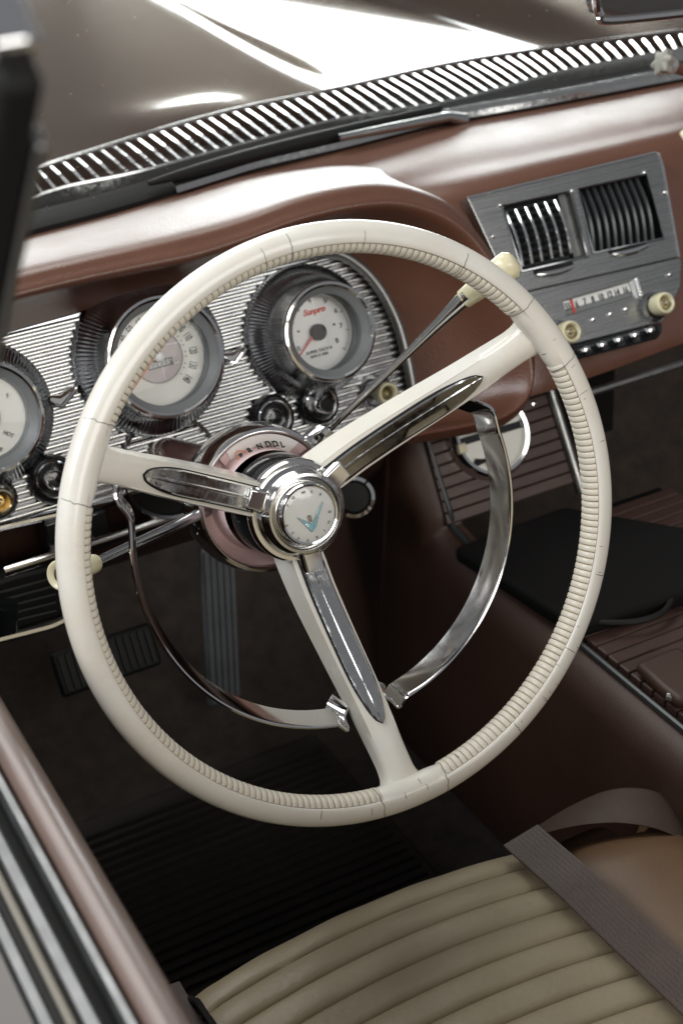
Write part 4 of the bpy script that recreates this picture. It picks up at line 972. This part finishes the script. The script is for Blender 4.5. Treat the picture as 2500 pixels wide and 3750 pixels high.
# ================================================================== pedals and parts under the dash
t = thing('accelerator_pedal', 'tall dark grey ribbed pedal strip below the steering column', 'pedal', on_z(820, 2560, FZ + .04))
pb, pt = on_z(828, 2575, -.50), on_y(800, 2000, .50); ax = (pt - pb).normalized(); sx = V(1, 0, 0); nz = sx.cross(ax).normalized(); 
if nz.y > 0: nz = -nz
Lp = (pt - pb).length
mb = MB(); mb.box((pb + pt)*.5 - nz*.006, sx*.020, ax*(Lp/2), nz*.004); mb.build('pedal_plate', 'pedal', t, bevel=.003)
for i in range(5):
    mb = MB(); mb.box((pb + pt)*.5 + sx*(-.015 + i*.0075) - nz*.001, sx*.0024, ax*(Lp/2 - .004), nz*.002); mb.build('rib', 'pedal', t, bevel=.001)
t = thing('brake_pedal', 'wide black ribbed brake pedal in the dark footwell', 'pedal', on_y(390, 2420, .48))
c = on_y(390, 2415, .48); ax = V(.0, .5, .86); nz = V(0, -.86, .5)
mb = MB(); mb.box(c, V(.056, 0, 0), ax*.024, nz*.005); mb.build('pad', 'rubber', t, bevel=.004)
for i in range(13):
    mb = MB(); mb.box(c + V(-.048 + i*.008, 0, 0) + nz*.006, V(.0024, 0, 0), ax*.019, nz*.002); mb.build('rib', 'rubber', t, bevel=.0008)
mb = MB(); mb.tube([c - nz*.005, c + V(0, .10, .10), c + V(0, .14, .26)], .009, 10); mb.build('arm', 'rubber', t)
t = thing('parking_brake_pedal', 'black parking brake pedal with chrome lower edge at the left border', 'pedal', on_y(90, 2250, .36))
q = [on_y(px, py, .36) for px, py in ((-180, 2180), (60, 2100), (235, 2060), (245, 2262), (60, 2318), (-180, 2370))]
mb = MB(); mb.prism(q, V(0, .02, 0)); mb.build('pad', 'rubber', t, bevel=.006, bseg=3)
e_ = catmull([on_y(px, py, .352) for px, py in ((-180, 2388), (0, 2340), (110, 2312), (190, 2290), (250, 2262))], 5)
mb = MB(); mb.tube(e_, .0042, 8); mb.build('chrome_edge', 'chrome', t)
mb = MB(); mb.tube([on_y(22, 2300, .35), on_y(28, 2215, .345)], [.011, .010], 12); mb.tube([on_y(20, 2300, .35), on_y(-80, 2310, .35)], .006, 8); mb.build('lever_post', 'blackgloss', t)
for i in range(5):
    a = q[0].lerp(q[5], .2 + i*.15); b = q[2].lerp(q[3], .2 + i*.15); mb = MB(); mb.tube([a + V(.02, -.001, 0), b + V(-.01, -.001, 0)], .002, 6); mb.build('rib', 'rubber', t)
t = thing('release_rod', 'shiny flat chrome rod running under the dashboard edge', 'rod', on_y(350, 1990, .37))
a, b = on_y(16, 2092, .355), on_y(700, 1876, .372); d = (b - a).normalized(); 
mb = MB(); mb.sweep([a, a.lerp(b, .5), b], [(d.cross(V(0, 1, 0)).normalized(), V(0, -1, 0))]*3, lambda i: [(-.0055, -.003), (-.0055, .002), (-.002, .0042), (.002, .0042), (.0055, .002), (.0055, -.003)]); mb.build('bar', 'chrome', t)
for px in ((215, 2010), (370, 1975)):
    c = on_y(*px, .365); mb = MB(); mb.box(c + V(0, .01, .01), V(.010, 0, 0), V(0, .012, 0), V(0, 0, .020)); mb.build('bracket', 'blackgloss', t, bevel=.003)
# trim strip under the right of the dash
mb = MB(); mb.tube([cp(2110, 1452, -.02), cp(2300, 1392, -.02), cp(2640, 1285, -.02)], .0045, 8)
mb.build('lower_edge_trim', 'gunmetal', DB)

# ================================================================== driver seat
SZ = -.325
DS = thing('driver_seat', 'pleated beige vinyl driver seat cushion with tan side bolster', 'car seat', (-.03, -.2, FZ))
yF = on_z(1280, 3310, SZ).y - .004
xl, xr = on_z(705, 3620, SZ).x, on_z(1900, 3085, SZ).x
print('seat', yF, xl, xr)
def seat_z(x, y):
    u = (x - (xl + xr)/2)/((xr - xl)/2); dfr = yF - y
    return SZ + .009*(1 - u*u) + .006*min(1, dfr/.05) - (.016*max(0, 1 - dfr/.022)**2)
def seat_y(x, y):
    u = (x - (xl + xr)/2)/((xr - xl)/2); return y - .008*u*u
pw = .0272; y = yF + .012
widths = [.020] + [pw]*11
for k, wd in enumerate(widths):
    y1 = y - wd; mb = MB(); rows = []
    for i in range(27):
        x = xl + (xr - xl)*i/26; row = []
        for j in range(9):
            f = j/8; yy_ = y + (y1 - y)*f
            puff = .0034*math.sin(math.pi*f)**.32 - (.0020 if i in (0, 26) else 0)
            row.append(V(x, seat_y(x, yy_), seat_z(x, yy_) + puff + .0007*math.sin(x*90 + k*1.7)*math.sin(f*3)))
        row = [row[0] - V(0, 0, .010)] + row + [row[-1] - V(0, 0, .010)]
        rows.append(row)
    mb.grid(rows); mb.build('pleat', 'beige', DS, angle=60)
    y = y1
# base under the pleats and front roll
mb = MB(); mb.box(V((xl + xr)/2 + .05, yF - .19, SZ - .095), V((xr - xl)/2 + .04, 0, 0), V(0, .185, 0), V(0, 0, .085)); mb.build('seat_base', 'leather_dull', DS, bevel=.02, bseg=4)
# piping at the door side
pp_ = [V(xl - .003, seat_y(xl, yF + .012 - s), seat_z(xl, yF + .012 - s) + .001) for s in np.linspace(0, .33, 20)]
mb = MB(); mb.tube([pp_[0] + V(.002, .002, -.03)] + pp_, .0028, 8); mb.build('piping', 'blackmatte', DS)
mb = MB(); rows = []
for s in np.linspace(-.006, .34, 16):
    yy_ = yF - s; z = SZ - .004; rows.append([V(xl - .004, yy_, z - .002), V(xl - .016, yy_, z - .001), V(xl - .028, yy_ - .004, z - .010), V(xl - .034, yy_, z - .03), V(xl - .034, yy_, z - .12)])
mb.grid(rows); mb.build('door_side_bolster', 'leather_dull', DS)
# tan bolster on the console side
mb = MB(); rows = []
for s in np.linspace(.0, .36, 22):
    yy_ = yF - s; k = min(1, max(0, s/.06))**.5
    rows.append([V(xr - .002, yy_, SZ - .012), V(xr + .012, yy_, SZ - .022 + .020*k), V(xr + .035, yy_ - .006, SZ - .032 + .040*k), V(xr + .07, yy_ - .012, SZ - .040 + .052*k), V(xr + .11, yy_ - .018, SZ - .044 + .048*k), V(xr + .135, yy_, SZ - .03), V(xr + .14, yy_, SZ - .13)])
R2 = [catmull(r, 3) for r in rows]; mb.grid(R2); mb.build('console_side_bolster', 'tan', DS)

# backrest, out of frame behind the cushion
mb = MB(); rows = []
for i, x in enumerate(np.linspace(-.27, .24, 14)):
    e = abs(2*i/13 - 1)**4
    rows.append([V(x, -.50 - .02*(1-e), -.33), V(x, -.52 - .03*(1-e), -.10), V(x, -.58 - .02*(1-e), .12 - .03*e), V(x, -.62, .20 - .05*e), V(x, -.68, .19 - .05*e), V(x, -.69, -.05), V(x, -.62, -.33)])
mb.grid([catmull(r, 3) for r in rows]); mb.build('backrest', 'beige', DS)
# seat belt
SB = thing('seat_belt', 'brown ribbed seat belt looped over the seat edge', 'seat belt', on_z(2100, 3150, SZ))
c0 = [on_z(px, py, SZ + .024) for px, py in ((1905, 3060), (1990, 3135), (2110, 3240), (2250, 3375), (2400, 3515), (2560, 3665), (2700, 3800))]
pts = catmull(c0, 6)
def strap(name, pts, wv, hw, m='belt', th=.0010):
    mb = MB(); n = len(pts); nrib = 9
    def sec(i):
        top = [(hw*(-1 + 2*k/(nrib*4)), th + .00006*math.cos(2*math.pi*k/4)) for k in range(nrib*4 + 1)]
        return [(-hw, -th)] + top + [(hw, -th)]
    fr = []
    for i in range(n):
        tv = (pts[min(i+1, n-1)] - pts[max(i-1, 0)]).normalized(); w_ = (wv[i] - tv*wv[i].dot(tv)).normalized(); nv = w_.cross(tv)
        if nv.z < 0 and nv.y > -.2: nv = -nv
        fr.append((w_, nv))
    mb.sweep(pts, fr, sec); return mb.build(name, m, SB, angle=60)
strap('lap_strap', pts, [V(1, .0, .10)]*len(pts), .0175)
te = catmull([on_y(px, py, -.012 - .000115*max(0, px - 2150)) for px, py in ((1895, 3080), (1990, 3010), (2100, 2945), (2220, 2895), (2330, 2885), (2430, 2910), (2510, 2970), (2620, 3090))], 6)
be = catmull([on_y(px, py, -.050 - .000115*max(0, px - 2150)) for px, py in ((1905, 3088), (2010, 3046), (2120, 3022), (2240, 3012), (2350, 3022), (2440, 3048), (2510, 3090), (2620, 3190))], 6)
mb = MB(); rows = []
for a, b in zip(te, be):
    n_ = V(-.2, -.45, .85); up_ = [a.lerp(b, k/16) + n_*(.0022*math.sin(math.pi*k/16) + .0005*math.sin(k*math.pi)) for k in range(17)]
    rows.append(up_ + [p - n_*.0016 for p in reversed(up_)])
mb.grid(rows, close_v=True); mb.build('loop_strap', 'belt', SB, angle=60)
